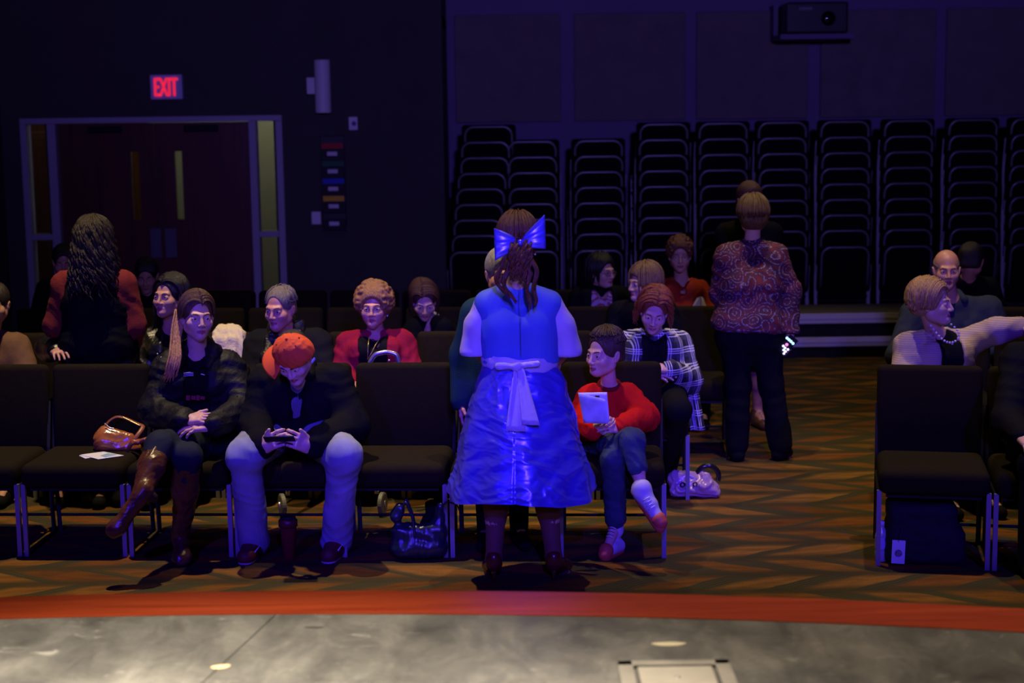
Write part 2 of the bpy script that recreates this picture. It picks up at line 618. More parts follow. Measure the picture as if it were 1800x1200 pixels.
def stage_mat():
    t = NT('stage_paint', 0.42, 0.35)
    mp = t.tc.outputs['Object']
    x, y, z = t.xyz()
    big = t.math('SUBTRACT', t.noise(1.6, 5, None, 0.6), t.math('MULTIPLY', x, 0.02))
    sm = t.noise(6.0, 6, t.comb(x, t.math('MULTIPLY', y, 0.45), z), 0.65, 0.6)
    c = t.ramp(t.math('ADD', t.math('MULTIPLY', big, 0.5), t.math('MULTIPLY', sm, 0.5)),
               [(0.32, (0.045, 0.043, 0.040)), (0.48, (0.10, 0.096, 0.088)), (0.66, (0.20, 0.19, 0.17))])
    sc = t.noise(9.0, 6, t.comb(t.math('MULTIPLY', x, 0.6), t.math('MULTIPLY', y, 1.8), z), 0.7, 1.5)
    c = t.mix(t.math('MULTIPLY', t.sstep(sc, 0.60, 0.74), 0.55), c, (0.55, 0.52, 0.46))
    fine = t.noise(60, 3)
    c = t.mix(0.35, c, t.ramp(fine, [(0.3, (0.55, 0.55, 0.55)), (0.7, (1, 1, 1))]), 'MULTIPLY')
    t.color(c)
    r = t.math('ADD', 0.34, t.math('MULTIPLY', sm, 0.25))
    t.nt.links.new(r, t.b.inputs['Roughness'])
    return t.m


def wood_mat(name, c1, c2, rough=0.4, scale=(2, 30, 30), spec=0.4):
    t = NT(name, rough, spec)
    x, y, z = t.xyz()
    n = t.noise(1.0, 5, t.comb(t.math('MULTIPLY', x, scale[0]), t.math('MULTIPLY', y, scale[1]), t.math('MULTIPLY', z, scale[2])), 0.6, 0.8)
    t.color(t.ramp(n, [(0.3, c1), (0.7, c2)]))
    return t.m


M_carpet = carpet_mat(); M_stage = stage_mat()
M_edge = wood_mat('orange_wood', (0.20, 0.024, 0.006), (0.33, 0.048, 0.012), 0.36, (1.5, 22, 22))
M_wall = mat('wall_paint', (0.058, 0.052, 0.046), 0.85, var=0.06, vscale=3, bump=0.1, bscale=90)
M_wallp = mat('panel_wall_paint', (0.17, 0.13, 0.24), 0.8, var=0.05, vscale=2)
M_panel = mat('acoustic_panel_fabric', (0.17, 0.15, 0.14), 0.95, var=0.08, vscale=5, bump=0.2, bscale=200)
M_black = mat('black_paint', (0.008, 0.008, 0.009), 0.6, spec=0.2)
M_frame = mat('door_frame_paint', (0.36, 0.34, 0.40), 0.5)
M_door = wood_mat('mahogany_door', (0.06, 0.010, 0.006), (0.10, 0.018, 0.010), 0.4, (30, 30, 1.2))
M_glass = mat('window_glass', (0.9, 0.95, 0.92), 0.02, trans=1.0, spec=0.5)
M_lobby = mat('lobby_wall_paint', (0.52, 0.52, 0.40), 0.9, var=0.05, vscale=2)
M_lobwood = wood_mat('lobby_wood', (0.14, 0.05, 0.014), (0.22, 0.085, 0.024), 0.5, (20, 20, 1.0))
M_metal = mat('brushed_metal', (0.55, 0.55, 0.56), 0.35, 0.9)
M_white = mat('white_plastic', (0.72, 0.71, 0.70), 0.5)
M_alu = mat('aluminium_edge', (0.62, 0.58, 0.62), 0.45, 0.1)
M_riser = mat('riser_deck', (0.14, 0.125, 0.085), 0.85, var=0.1, vscale=6)

DW = 15.2          # door wall distance
PW = 16.4          # panelled wall distance
fl = MB().bx(-4.8, 7.5, 3.5, 18.0, -0.12, 0.0).build('floor', M_carpet); tag(fl, kind='structure')
MBl = MB().bx(-6.2, -4.8, 15.36, 18.0, -0.12, 0.0).build('floor_lobby', M_carpet); tag(MBl, kind='structure')
ce = MB().bx(-6.3, 7.6, -8, 18.2, 6.6, 6.75).build('ceiling', M_black); tag(ce, kind='structure')
tag(MB().bx(-4.95, -4.8, 3.0, DW + 0.16, 0, 6.6).build('wall_left', M_wall), kind='structure')
tag(MB().bx(7.5, 7.65, 3.0, 18.0, 0, 6.6).build('wall_right', M_wall), kind='structure')

# --- the door wall with its opening
def X(px, d=DW, py=300): return float(W(px, py, d)[0])
def Zp(px, py, d=DW): return float(W(px, py, d)[2])
fx = [X(40), X(51), X(87), X(102), X(440), X(453), X(487), X(499)]   # frame lines left to right
z_in = 2.135; z_out = 2.19
wb = MB()
wb.bx(-4.8, fx[0], DW, DW + 0.16, 0, 6.6); wb.bx(fx[7], -0.62, DW, DW + 0.16, 0, 6.6); wb.bx(fx[0], fx[7], DW, DW + 0.16, z_out, 6.6)
tag(wb.build('wall_back_left', M_wall), kind='structure')
tag(MB().bx(-0.75, -0.62, DW + 0.16, PW + 0.3, 0, 6.6).build('wall_return', M_wall), kind='structure')
fr = bpy.data.objects.new('trim_1', None); COL.objects.link(fr); tag(fr, kind='structure')
y0, y1 = DW - 0.03, DW + 0.13
for (a, b) in ((fx[0], fx[1]), (fx[2], fx[3]), (fx[4], fx[5]), (fx[6], fx[7])):
    MB().bx(a, b, y0, y1, 0, z_in).build('jamb', M_frame, fr, bevel=0.006)
MB().bx(fx[0], fx[7], y0, y1, z_in, z_out).build('header', M_frame, fr, bevel=0.006)
zr = Zp(470, 411)
for (a, b) in ((fx[1], fx[2]), (fx[5], fx[6])):
    MB().bx(a, b, y0, y1, zr - 0.028, zr + 0.028).build('mid_rail', M_frame, fr, bevel=0.004)
    MB().bx(a, b, y0, y1, 0, 0.12).build('bottom_rail', M_frame, fr, bevel=0.004)
for i, (a, b) in enumerate(((fx[1], fx[2]), (fx[5], fx[6]))):
    w = bpy.data.objects.new('window_%d' % (i + 1), None); COL.objects.link(w); tag(w, kind='structure')
    MB().bx(a, b, DW + 0.06, DW + 0.068, 0.12, zr - 0.028).build('pane', M_glass, w)
    MB().bx(a, b, DW + 0.06, DW + 0.068, zr + 0.028, z_in).build('pane', M_glass, w)
    for (za, zb) in ((0.12, zr - 0.028), (zr + 0.028, z_in)):
        MB().bx(b - 0.02, b, DW + 0.0, DW + 0.058, za, zb).build('glazing_bead', M_black, w)
xm = (fx[3] + fx[4]) / 2
for i, (a, b, va, vb, pa, pb) in enumerate(((fx[3] + 0.004, xm - 0.003, X(229), X(243), X(257), X(276)), (xm + 0.003, fx[4] - 0.004, X(306), X(319), X(283), X(303)))):
    d = bpy.data.objects.new('door_%d' % (i + 1), None); COL.objects.link(d); tag(d, kind='structure')
    za, zb = Zp(300, 386), Zp(300, 266)
    lf = MB()
    ya, yb = DW + 0.05, DW + 0.095
    lf.bx(a, va, ya, yb, 0.01, z_in - 0.004); lf.bx(vb, b, ya, yb, 0.01, z_in - 0.004)
    lf.bx(va, vb, ya, yb, 0.01, za); lf.bx(va, vb, ya, yb, zb, z_in - 0.004)
    lf.build('door_leaf', M_door, d)
    MB().bx(va, vb, ya + 0.018, ya + 0.026, za, zb).build('vision_pane', M_glass, d)
    bd = MB()
    bd.bx(va - 0.012, va, ya - 0.008, ya, za - 0.012, zb + 0.012); bd.bx(vb, vb + 0.012, ya - 0.008, ya, za - 0.012, zb + 0.012)
    bd.bx(va, vb, ya - 0.008, ya, zb, zb + 0.012); bd.bx(va, vb, ya - 0.008, ya, za - 0.012, za)
    bd.build('vision_bead', M_door, d)
    MB().bx(pa, pb, ya - 0.006, ya, 0.85, Zp(280, 402)).build('push_plate', mat('dull_steel', (0.10, 0.10, 0.13), 0.45, 0.4), d, bevel=0.002)
    cx = (a + b) / 2
    MB().bx(cx - 0.16, cx + 0.16, ya - 0.05, ya, z_in - 0.09, z_in - 0.03).build('door_closer', M_black, d, bevel=0.008)
# the lobby behind the doors
tag(MB().bx(-3.95, -0.75, 17.6, 17.75, 0, 3.0).build('wall_lobby_back', M_lobby), kind='structure')
tag(MB().bx(-6.2, -3.95, 17.6, 17.75, 0, 3.0).build('wall_lobby_wood', M_lobwood), kind='structure')
tag(MB().bx(-6.3, -6.2, 15.36, 17.75, 0, 3.0).build('wall_lobby_left', M_lobwood), kind='structure')
tag(MB().bx(-6.2, -4.95, DW, DW + 0.16, 0, 3.0).build('wall_lobby_front', M_wall), kind='structure')
tag(MB().bx(-6.3, -0.62, 15.36, 17.75, 3.0, 3.1).build('ceiling_lobby', M_white), kind='structure')
for lx, le in ((-2.7, 9.0), (-5.0, 1.0)):
    ll = bpy.data.lights.new('lobby_lamp', 'POINT'); ll.color = (1.0, 0.95, 0.72); ll.energy = le; ll.shadow_soft_size = 0.12
    lo = bpy.data.objects.new('lobby_lamp', ll); COL.objects.link(lo); lo.location = (lx, 16.6, 2.7)
wc = thing('wooden_cabinet', 'tall brown wooden cabinet in the lobby behind the left side window', 'cabinet', (-5.15, 17.3, 0))
MB().bx(-0.34, 0.34, -0.2, 0.28, 0, 2.05).build('cabinet_body', M_lobwood, wc, bevel=0.01)
for sx in (-1, 1):
    dd = MB().bx(min(0, sx * 0.32), max(0, sx * 0.32), -0.222, -0.2, 0.06, 2.0).build('cabinet_door', M_lobwood, wc, bevel=0.006)
    MB().bx(sx * 0.05 - 0.008, sx * 0.05 + 0.008, -0.25, -0.222, 0.95, 1.1).build('handle', M_metal, dd, bevel=0.003)

# --- the panelled wall
tag(MB().bx(-0.62, 7.5, PW, PW + 0.2, 0, 6.6).build('wall_back_right', M_wallp), kind='structure')
wp = bpy.data.objects['wall_back_right']
edges = [(800, 985), (1009, 1204), (1223, 1419), (1441, 1643), (1661, 1860), (1880, 2080)]
for i, (a, b) in enumerate(edges):
    xa, xb = X(a, PW, 120), X(b, PW, 120)
    zt, zb_ = 3.16, 2.085
    MB().bx(xa, xb, PW - 0.045, PW, zb_, zt).build('acoustic_panel', M_panel, wp, bevel=0.012)
    MB().bx(xa, xb, PW - 0.045, PW, zt + 0.16, 4.4).build('acoustic_panel', M_panel, wp, bevel=0.012)
# rail under the panels
tag(MB().bx(-0.62, 7.5, PW - 0.02, PW, 0, 0.14).build('baseboard_back', M_black), kind='structure')

# --- projector on its wall bracket
pc = W(1430, 33, PW - 0.45)
pr = thing('projector', 'black video projector with round lens mounted high on the panelled wall', 'projector', pc)
pw = 0.60; ph = 0.30
MB().bx(-pw / 2, pw / 2, -0.2, 0.22, -ph / 2, ph / 2).build('body', mat('projector_black', (0.010, 0.010, 0.012), 0.4), pr, bevel=0.02, seg=3)
MB().lathe([(0.055, -0.205), (0.088, -0.205), (0.095, -0.235), (0.083, -0.245), (0.075, -0.22), (0.055, -0.215)], 32, (0.105, 0, -0.01), 'y').build('lens_ring', mat('lens_ring_grey', (0.25, 0.25, 0.27), 0.25, 0.6), pr, smooth=True)
MB().lathe([(0.005, 0.232), (0.04, 0.228), (0.07, 0.215)], 24, (0.105, 0.0, -0.01), 'y').build('lens', mat('lens_glass', (0.005, 0.005, 0.01), 0.05, spec=0.8), pr, smooth=True)
MB().bx(-0.18, -0.05, -0.206, -0.2, 0.075, 0.1).build('badge_strip', mat('badge_grey', (0.16, 0.16, 0.18), 0.4), pr)
sh_ = MB().bx(-0.36, 0.36, -0.22, 0.46, -ph / 2 - 0.055, -ph / 2 - 0.005)
sh_.bx(-0.36, -0.325, 0.2, 0.46, -ph / 2, ph / 2); sh_.bx(0.325, 0.36, 0.2, 0.46, -ph / 2, ph / 2)
sh_.build('bracket_shelf', M_wallp, pr)

# --- exit sign
ec = W(293, 153, DW - 0.05)
ex = thing('exit_sign', 'lit exit sign with red letters above the double doors', 'exit sign', ec)
MB().bx(-0.15, 0.15, -0.03, 0.05, -0.115, 0.115).build('housing', mat('exit_housing', (0.55, 0.50, 0.75), 0.5), ex, bevel=0.008)
V, F = text_mesh('EXIT', 0.24, 0.003, 0.58)
b_ = np.array([V[:, 0].min(), V[:, 0].max()]); V[:, 0] -= b_.mean(); V[:, 0] *= 0.215 / (b_[1] - b_[0])
b_ = np.array([V[:, 1].min(), V[:, 1].max()]); V[:, 1] -= b_.mean(); V[:, 1] *= 0.165 / (b_[1] - b_[0])
# heavier strokes: the letters are doubled with a small shift
mb = MB()
for dx in (-0.006, 0.0, 0.006):
    V2 = np.stack([V[:, 0] + dx, -0.0335 - V[:, 2] * (1 if dx == 0 else 0.9), V[:, 1]], 1)
    mb.merge(V2, F)
o = mb.build('letters', mat('exit_red', (0.8, 0.02, 0.06), 0.5, emit=(1.0, 0.02, 0.06), estr=0.75), ex); o['label'] = 'red EXIT lettering'

# --- wall sconce, thermostat, switch, literature rack
sc = thing('wall_sconce', 'white cylinder up and down light on the wall right of the doors', 'wall light', W(567, 152, DW - 0.12))
MB().lathe([(0.07, -0.245), (0.075, -0.24), (0.075, 0.24), (0.07, 0.245), (0.064, 0.243), (0.064, -0.243)], 32).build('cylinder_shade', M_white, sc, smooth=False)
MB().bx(-0.15, -0.06, 0.0, 0.12, -0.07, 0.085).build('bracket_box', M_white, sc, bevel=0.006)
th = thing('thermostat', 'small square sensor on the wall above the brochure rack', 'thermostat', W(621, 217, DW - 0.01))
MB().bx(-0.042, 0.042, -0.015, 0.012, -0.062, 0.062).build('plate', M_white, th, bevel=0.006)
MB().sphere((0.008, -0.018, 0.0), 0.022, 8, 0, (1, 0.7, 1)).build('sensor_dome', mat('sensor_dark', (0.12, 0.12, 0.3), 0.1, spec=0.8), th, smooth=True)
sw = thing('light_switch', 'pale switch plate low beside the brochure rack', 'light switch', W(556, 383, DW - 0.01))
MB().bx(-0.045, 0.045, -0.012, 0.01, -0.06, 0.06).build('plate', M_white, sw, bevel=0.006)
MB().bx(-0.012, 0.012, -0.02, -0.012, -0.025, 0.025).build('toggle', M_white, sw, bevel=0.003)
rk = thing('brochure_rack', 'tall black brochure rack with coloured tabs and white labels on the wall', 'brochure rack', W(586, 319, DW - 0.02))
MB().bx(-0.115, 0.115, 0.0, 0.02, -0.43, 0.43).build('back_panel', mat('rack_black', (0.008, 0.008, 0.009), 0.5), rk, bevel=0.006)
tabs = [('red', (0.45, 0.01, 0.01)), ('green', (0.01, 0.12, 0.05)), ('blue', (0.02, 0.04, 0.5)), ('yellow', (0.85, 0.50, 0.02)), ('black', (0.02, 0.02, 0.02))]
for i, (n, c) in enumerate(tabs):
    zc = 0.335 - i * 0.165
    MB().box((0, -0.022, zc - 0.085), (0.22, 0.012, 0.11), (0.12, 0, 0)).build('pocket', mat('rack_black', (0, 0, 0)), rk, bevel=0.003)
    if n != 'black':
        MB().box((0.0, -0.012, zc + 0.0), (0.20, 0.012, 0.05), (0.05, 0, 0)).build('folder_tab', mat('tab_' + n, c, 0.6), rk)
    MB().box((0.0, -0.032, zc - 0.072), (0.095, 0.003, 0.038), (0.12, 0, 0)).build('label_card', M_white, rk)

# --- low risers in front of the stacks
ry = 13.9
rs = thing('stage_riser', 'low black platform with two aluminium edges on the carpet before the stacks', 'platform', (4.0, ry, 0))
MB().bx(-2.8, 3.4, 0.0, 0.62, 0.385, 0.40).build('deck', M_riser, rs)
for (za, zb) in ((0.305, 0.395), (0.10, 0.185)):
    MB().bx(-2.8, 3.4, -0.012, 0.0, za, zb).build('edge_trim', M_alu, rs, bevel=0.004)
    MB().bx(-2.8, 3.4, -0.016, -0.012, (za + zb) / 2 - 0.004, (za + zb) / 2 + 0.012).build('trim_rib', M_alu, rs)
MB().bx(-2.78, 3.38, 0.001, 0.60, 0.19, 0.384).build('skirt', M_black, rs)
MB().bx(-2.78, 3.38, 0.001, 0.60, 0.0, 0.19).build('lower_frame', M_black, rs)

# --- the stage
ZS = 0.60
def arc_o(x): return -5.869 + math.sqrt(11.027 ** 2 - (x + 0.958) ** 2)
def arc_i(x): return -6.919 + math.sqrt(11.831 ** 2 - (x + 1.048) ** 2)
st = bpy.data.objects.new('stage', None); COL.objects.link(st); tag(st, kind='structure')
xs = np.linspace(-4.5, 5.2, 98)
pA, pB = G(485, 1079, ZS), G(355, 1200, ZS)
def seam(y): return pA[0] + (y - pA[1]) * (pB[0] - pA[0]) / (pB[1] - pA[1])
xsplit = pA[0]
L = [(-4.5, -7.0)] + [(float(x), arc_i(x)) for x in xs if x < xsplit - 0.01] + [(xsplit - 0.002, arc_i(xsplit)), (seam(2.0) - 0.002, 2.0), (seam(2.0) - 0.002, -7.0)]
Rr = [(seam(2.0) + 0.002, -7.0), (seam(2.0) + 0.002, 2.0), (xsplit + 0.002, arc_i(xsplit))] + [(float(x), arc_i(x)) for x in xs if x > xsplit + 0.01] + [(5.2, -7.0)]
# trap hatch cut: the right panel is built around it
h0, h1 = G(1120, 1172, ZS), G(1252, 1176, ZS)
MB().prism(L, 0.05, (0, 0, ZS - 0.025), 'z').build('deck_panel', M_stage, st)
MB().prism(Rr, 0.05, (0, 0, ZS - 0.025), 'z').build('deck_panel', M_stage, st)
E_ = [(float(x), arc_i(x) + 0.003) for x in xs] + [(float(x), arc_o(x)) for x in xs[::-1]]
MB().prism(E_, 0.05, (0, 0, ZS - 0.023), 'z').build('wood_edge', M_edge, st)
fa = MB()
for a, b in zip(xs[:-1], xs[1:]):
    fa.merge([(a, arc_o(a) - 0.03, 0), (b, arc_o(b) - 0.03, 0), (b, arc_o(b) - 0.03, ZS - 0.05), (a, arc_o(a) - 0.03, ZS - 0.05),
              (a, arc_o(a) - 0.08, 0), (b, arc_o(b) - 0.08, 0), (b, arc_o(b) - 0.08, ZS - 0.05), (a, arc_o(a) - 0.08, ZS - 0.05)],
             [(0, 1, 2, 3), (7, 6, 5, 4)])
fa.build('fascia', M_black, st)
# floor box in the stage: rim and lid
fb = thing('floor_box', 'flush floor box with a lid set into the grey stage floor', 'floor box', (0, 0, ZS))
wx = h1[0] - h0[0]; cx = (h0[0] + h1[0]) / 2; yt = (h0[1] + h1[1]) / 2
M_lid = mat('floor_box_lid', (0.30, 0.275, 0.235), 0.45, var=0.15, vscale=7)
MB().bx(cx - wx / 2, cx + wx / 2, yt - 0.32, yt, 0.001, 0.006).build('lid', M_lid, fb, bevel=0.002)
rim = MB()
rim.bx(cx - wx / 2 - 0.055, cx - wx / 2 - 0.012, yt - 0.36, yt + 0.05, 0.0008, 0.007); rim.bx(cx + wx / 2 + 0.012, cx + wx / 2 + 0.055, yt - 0.36, yt + 0.05, 0.0008, 0.007)
rim.bx(cx - wx / 2 - 0.055, cx + wx / 2 + 0.055, yt + 0.014, yt + 0.05, 0.0008, 0.007)
rim.build('rim', mat('floor_box_rim', (0.21, 0.195, 0.17), 0.5, var=0.2, vscale=8), fb, bevel=0.002)
MB().bx(cx - wx / 2 - 0.012, cx + wx / 2 + 0.012, yt, yt + 0.014, 0.0006, 0.0025).build('gap_seal', M_black, fb)
MB().sphere((cx + 0.0, yt - 0.09, 0.007), 0.008, 6, 0, (1, 1, 0.3)).build('latch', M_metal, fb, smooth=True)
# worn marks and tape on the stage
tp = [(552, 1103, 0.06, 0.012, 0, (0.03, 0.03, 0.03), 'dark strip of tape on the stage near the wooden edge', 'dark'),
      (388, 1172, 0.055, 0.03, 0.3, (0.75, 0.52, 0.27), 'tan scrap of tape beside the long stage seam', 'tan'),
      (1176, 1132, 0.10, 0.035, 0, (0.50, 0.44, 0.30), 'pale oval spike mark on the stage above the floor box', 'pale')]
for px, py, a, b, r_, c, lab, nm in tp:
    g = G(px, py, ZS)
    pts = [(a / 2 * math.cos(t) * (1 + 0.12 * math.sin(3 * t)), b / 2 * math.sin(t)) for t in np.linspace(0, 2 * math.pi, 18, endpoint=False)]
    o = MB().prism(pts, 0.0012, (0, 0, 0), 'z').build('stage_tape', mat('tape_' + nm, c, 0.6), None)
    o.location = (g[0], g[1], ZS + 0.001); o.rotation_euler = (0, 0, r_)
    tag(o, lab, 'tape', 'tape marks on the stage')

# ------------------------------------------------------------------ chairs
M_fab = mat('brown_chair_fabric', (0.0145, 0.0105, 0.0042), 0.9, var=0.10, vscale=40, bump=0.25, bscale=350, spec=0.08)
M_leg = mat('chair_leg_grey', (0.30, 0.285, 0.30), 0.4, 0.3)
M_hoop = mat('chair_hoop_grey', (0.30, 0.29, 0.31), 0.35, 0.5)


def make_chair(name, label, cat, group, leg_m, fab, rear_m):
    t = thing(name, label, cat, group=group)
    s = MB().box((0, 0.0, 0.415), (0.515, 0.50, 0.125)); s.build('seat', fab, t, bevel=0.045, seg=4, smooth=True)
    b = MB()
    n = 7
    for i in range(n - 1):
        pass
    # back pad: rounded slab leaning back
    bmv = MB().box((0, 0.0, 0.0), (0.515, 0.075, 0.46), None)
    o = bmv.build('backrest', fab, t, bevel=0.034, seg=4, smooth=True)
    mt = Matrix.Translation((0, 0.305, 0.665)) @ Matrix.Rotation(-0.12, 4, 'X')
    o.data.transform(mt)
    MB().bx(-0.22, 0.22, -0.20, 0.22, 0.335, 0.356).build('seat_frame', M_black, t)
    for sx in (-1, 1):
        x = 0.252 * sx
        MB().box((x, -0.205, 0.185), (0.022, 0.022, 0.37)).build('leg', leg_m, t)
        lg = MB().tube([(x, 0.29, 0.0), (x, 0.255, 0.36), (x, 0.262, 0.46), (x, 0.31, 0.70)], 0.012, 4)
        lg.build('leg', rear_m, t)
        MB().box((x, 0.03, 0.355), (0.02, 0.46, 0.022)).build('side_rail', M_black, t)
    MB().tube([(-0.252, 0.283, 0.09), (0.252, 0.283, 0.09)], 0.008, 6).build('stretcher', M_black, t)
    a = []
    w, zt, r = 0.222, 0.872, 0.085
    for z in (0.50, 0.65, zt - r): a.append((-w, z))
    for k in range(1, 7): a.append((-w + r - r * math.cos(k * math.pi / 12), zt - r + r * math.sin(k * math.pi / 12)))
    a += [(-x_, z_) for x_, z_ in a[::-1]]
    path = [(p, 0.352 + (z - 0.665) * 0.15, z) for p, z in a]
    MB().tube(path, 0.010, 7).build('back_frame', M_hoop, t, smooth=True)
    return t


ORD = ['first', 'second', 'third', 'fourth', 'fifth', 'sixth', 'seventh', 'eighth', 'ninth', 'tenth', 'eleventh']
chair0 = make_chair('church_chair', 'x', 'chair', 'row chairs', M_leg, M_fab, mat('rear_leg_shaded', (0.03, 0.03, 0.032), 0.5))  # rear legs: shade under the seats put into a darker colour
used = [False]
def place(root, flag, loc, rz, label):
    if not flag[0]:
        flag[0] = True
        root.location = loc; root.rotation_euler = (0, 0, rz); root['label'] = label
        return root
    return dup(root, loc, rz, label)


SP = 0.537
def row1_y(x): return 8.0 - 0.059 * (x + 2.46)
ROW_OFF = [0.0, 1.2, 2.43, 3.5]
ROW_X0 = [-2.46 - SP, -0.60 - 5 * SP, -0.75 - 5 * SP, -0.85 - 5 * SP]
ROW_N = [7, 8, 9, 9]
CH = {}
for r in range(4):
    sl = -0.059 - 0.012 * r
    for k in range(ROW_N[r]):
        x = ROW_X0[r] + SP * (k + 0.5)
        y = 8.0 + ROW_OFF[r] + sl * (x + 2.46) + (0.0 if r == 0 else 0.03)
        CH[(r, k)] = (x, y)
        rown = ['front row', 'second row', 'third row', 'fourth row'][r]
        place(chair0, used, (x, y, 0), math.atan(sl), 'brown padded chair in the %s of the left block, %s from left' % (rown, ORD[k]))
an = math.radians(-11.5)
CR = {}
for r, (bx_, by_) in enumerate(((2.03, 7.57), (2.42, 8.75), (2.78, 9.95))):
    for k in range(2):
        x = bx_ + SP * k * math.cos(an); y = by_ + SP * k * math.sin(an)
        CR[(r, k)] = (x, y)
        rown = ['front row', 'second row', 'third row'][r]
        place(chair0, used, (x, y, 0), an, 'brown padded chair in the %s of the right block, %s from the aisle' % (rown, ORD[k]))
chair0['group'] = 'row chairs'

# stacks along the panelled wall, backs towards the hall
stk0 = make_chair('stacking_chair', 'x', 'chair', 'stacked chairs', M_leg, mat('dark_stack_fabric', (0.008, 0.0065, 0.006), 0.9, bump=0.2, bscale=300, spec=0.06), mat('stack_leg_lit', (0.62, 0.60, 0.62), 0.4, 0.1))  # rear legs of the stacks: leg grey brightened, light put into the colour
sused = [False]
stacks = [(838, 9, -0.07), (938, 8, 0.0), (1052, 8, 0.02), (1167, 9, 0.0), (1273, 9, 0.01), (1377, 9, 0.0), (1487, 9, -0.01), (1597, 9, 0.015), (1711, 9, 0.0), (1818, 9, 0.0)]
for si, (px, n, rz) in enumerate(stacks):
    d = 15.1
    x = float(W(px, 400, d)[0])
    for k in range(n):
        place(stk0, sused, (x + (0.018 * k if si == 0 else 0.0) + random.uniform(-0.006, 0.006), d + 0.36 + 0.012 * k, 0.146 * k + (0.01 if k else 0)), math.pi + rz + random.uniform(-0.012, 0.012),
              'dark stacked chair, %s from bottom of the %s stack from left' % (ORD[k], ORD[si]))

# ------------------------------------------------------------------ people
def head_template(kind, h):
    jw = {'m': 1.0, 'f': 0.92, 'c': 0.93}[kind]
    ch = {'m': 1.0, 'f': 0.94, 'c': 0.86}[kind]
    A = [el((0, 0.022, 0.035), (0.076, 0.094, 0.086), k=0.02),
         el((0, -0.012, -0.045), (0.060 * jw, 0.070, 0.066), k=0.03),
         rc((0, -0.03, -0.03), (0, -0.060, -0.096 * ch), 0.052, 0.026 * jw, k=0.03),
         rc((-0.045 * jw, 0.0, -0.055), (0, -0.058, -0.092 * ch), 0.026, 0.02, k=0.025),
         rc((0.045 * jw, 0.0, -0.055), (0, -0.058, -0.092 * ch), 0.026, 0.02, k=0.025),
         el((-0.04, -0.056, -0.03), (0.024, 0.024, 0.022), k=0.025), el((0.04, -0.056, -0.03), (0.024, 0.024, 0.022), k=0.025),
         rc((-0.038, -0.070, 0.019), (-0.01, -0.080, 0.017), 0.010 if kind == 'm' else 0.008, k=0.02),
         rc((0.038, -0.070, 0.019), (0.01, -0.080, 0.017), 0.010 if kind == 'm' else 0.008, k=0.02),
         el((0, -0.083, -0.095 * ch), (0.017 * jw, 0.012, 0.012), k=0.02)]
    S = [el((-0.031, -0.094, -0.002), (0.017, 0.017, 0.013), k=0.014), el((0.031, -0.094, -0.002), (0.017, 0.017, 0.013), k=0.014)]
    V1 = [rc((0, -0.082, 0.012), (0, -0.104, -0.032), 0.0075, 0.0105, k=0.012),
          el((-0.011, -0.094, -0.037), (0.009, 0.010, 0.0075), k=0.008), el((0.011, -0.094, -0.037), (0.009, 0.010, 0.0075), k=0.008),
          rc((-0.021, -0.080, -0.064), (0, -0.0895, -0.062), 0.0042, 0.0062, k=0.006), rc((0.021, -0.080, -0.064), (0, -0.0895, -0.062), 0.0042, 0.0062, k=0.006),
          rc((-0.017, -0.080, -0.0695), (0, -0.088, -0.0735), 0.0045, 0.0068, k=0.006), rc((0.017, -0.080, -0.0695), (0, -0.088, -0.0735), 0.0045, 0.0068, k=0.006)]
    for s in (-1, 1):
        V1 += [el((s * 0.031, -0.074, -0.002), (0.0165, 0.0135, 0.0125), k=0.006)]
        V1 += [el((s * 0.078, 0.012, -0.012), (0.009, 0.019, 0.031), rot(0.0, -0.15, s * 0.2), k=0.008)]
    S2 = []
    for s in (-1, 1):
        S2 += [el((s * 0.031, -0.090, -0.003), (0.0125, 0.012, 0.0052), k=0.003), el((s * 0.088, 0.006, -0.012), (0.006, 0.010, 0.018), k=0.006)]
    S2 += [rc((-0.018, -0.093, -0.0672), (0.018, -0.093, -0.0672), 0.0022, k=0.004)]
    # two-stage: face form, then carve the sockets, then add features
    V, F = soft_mesh2([(A, S), (V1, S2)], h)
    c = V[F].mean(1)
    mi = np.zeros(len(F), int)
    lip = (c[:, 1] < -0.078) & (np.abs(c[:, 0]) < 0.022) & (c[:, 2] < -0.0575 - np.abs(c[:, 0]) * 0.12) & (c[:, 2] > -0.079 + np.abs(c[:, 0]) * 0.3)
    mi[lip] = 1
    mb = MB(); mb.merge(V, F, mi)
    for s in (-1, 1):
        # eyeball with iris
        n = 10
        t = np.linspace(0.06, math.pi * 0.62, n); ang = np.arange(16) * 2 * math.pi / 16
        P = np.concatenate([np.stack([np.sin(a) * np.cos(ang), np.full(16, -np.cos(a)), np.sin(a) * np.sin(ang)], 1) for a in t]) * 0.0118
        P = P + np.array([s * 0.031, -0.0735, -0.002])
        ff = []; fm = []
        ff.append(tuple(range(16))); fm.append(4)
        for i in range(n - 1):
            for k in range(16):
                ff.append((i * 16 + k, i * 16 + (k + 1) % 16, (i + 1) * 16 + (k + 1) % 16, (i + 1) * 16 + k)); fm.append(4 if t[i + 1] < 0.55 else 3)
        mb.merge(P, ff, fm)
        # brow
        bp = [(s * 0.014, -0.0895, 0.017), (s * 0.026, -0.0865, 0.0215), (s * 0.038, -0.079, 0.0215), (s * 0.047, -0.069, 0.016)]
        mb.tube(bp, [0.003, 0.0042, 0.0038, 0.0015] if kind == 'm' else [0.0025, 0.0032, 0.0028, 0.001], 6, 2)
    return np.concatenate(mb.v), mb.f, mb.mi


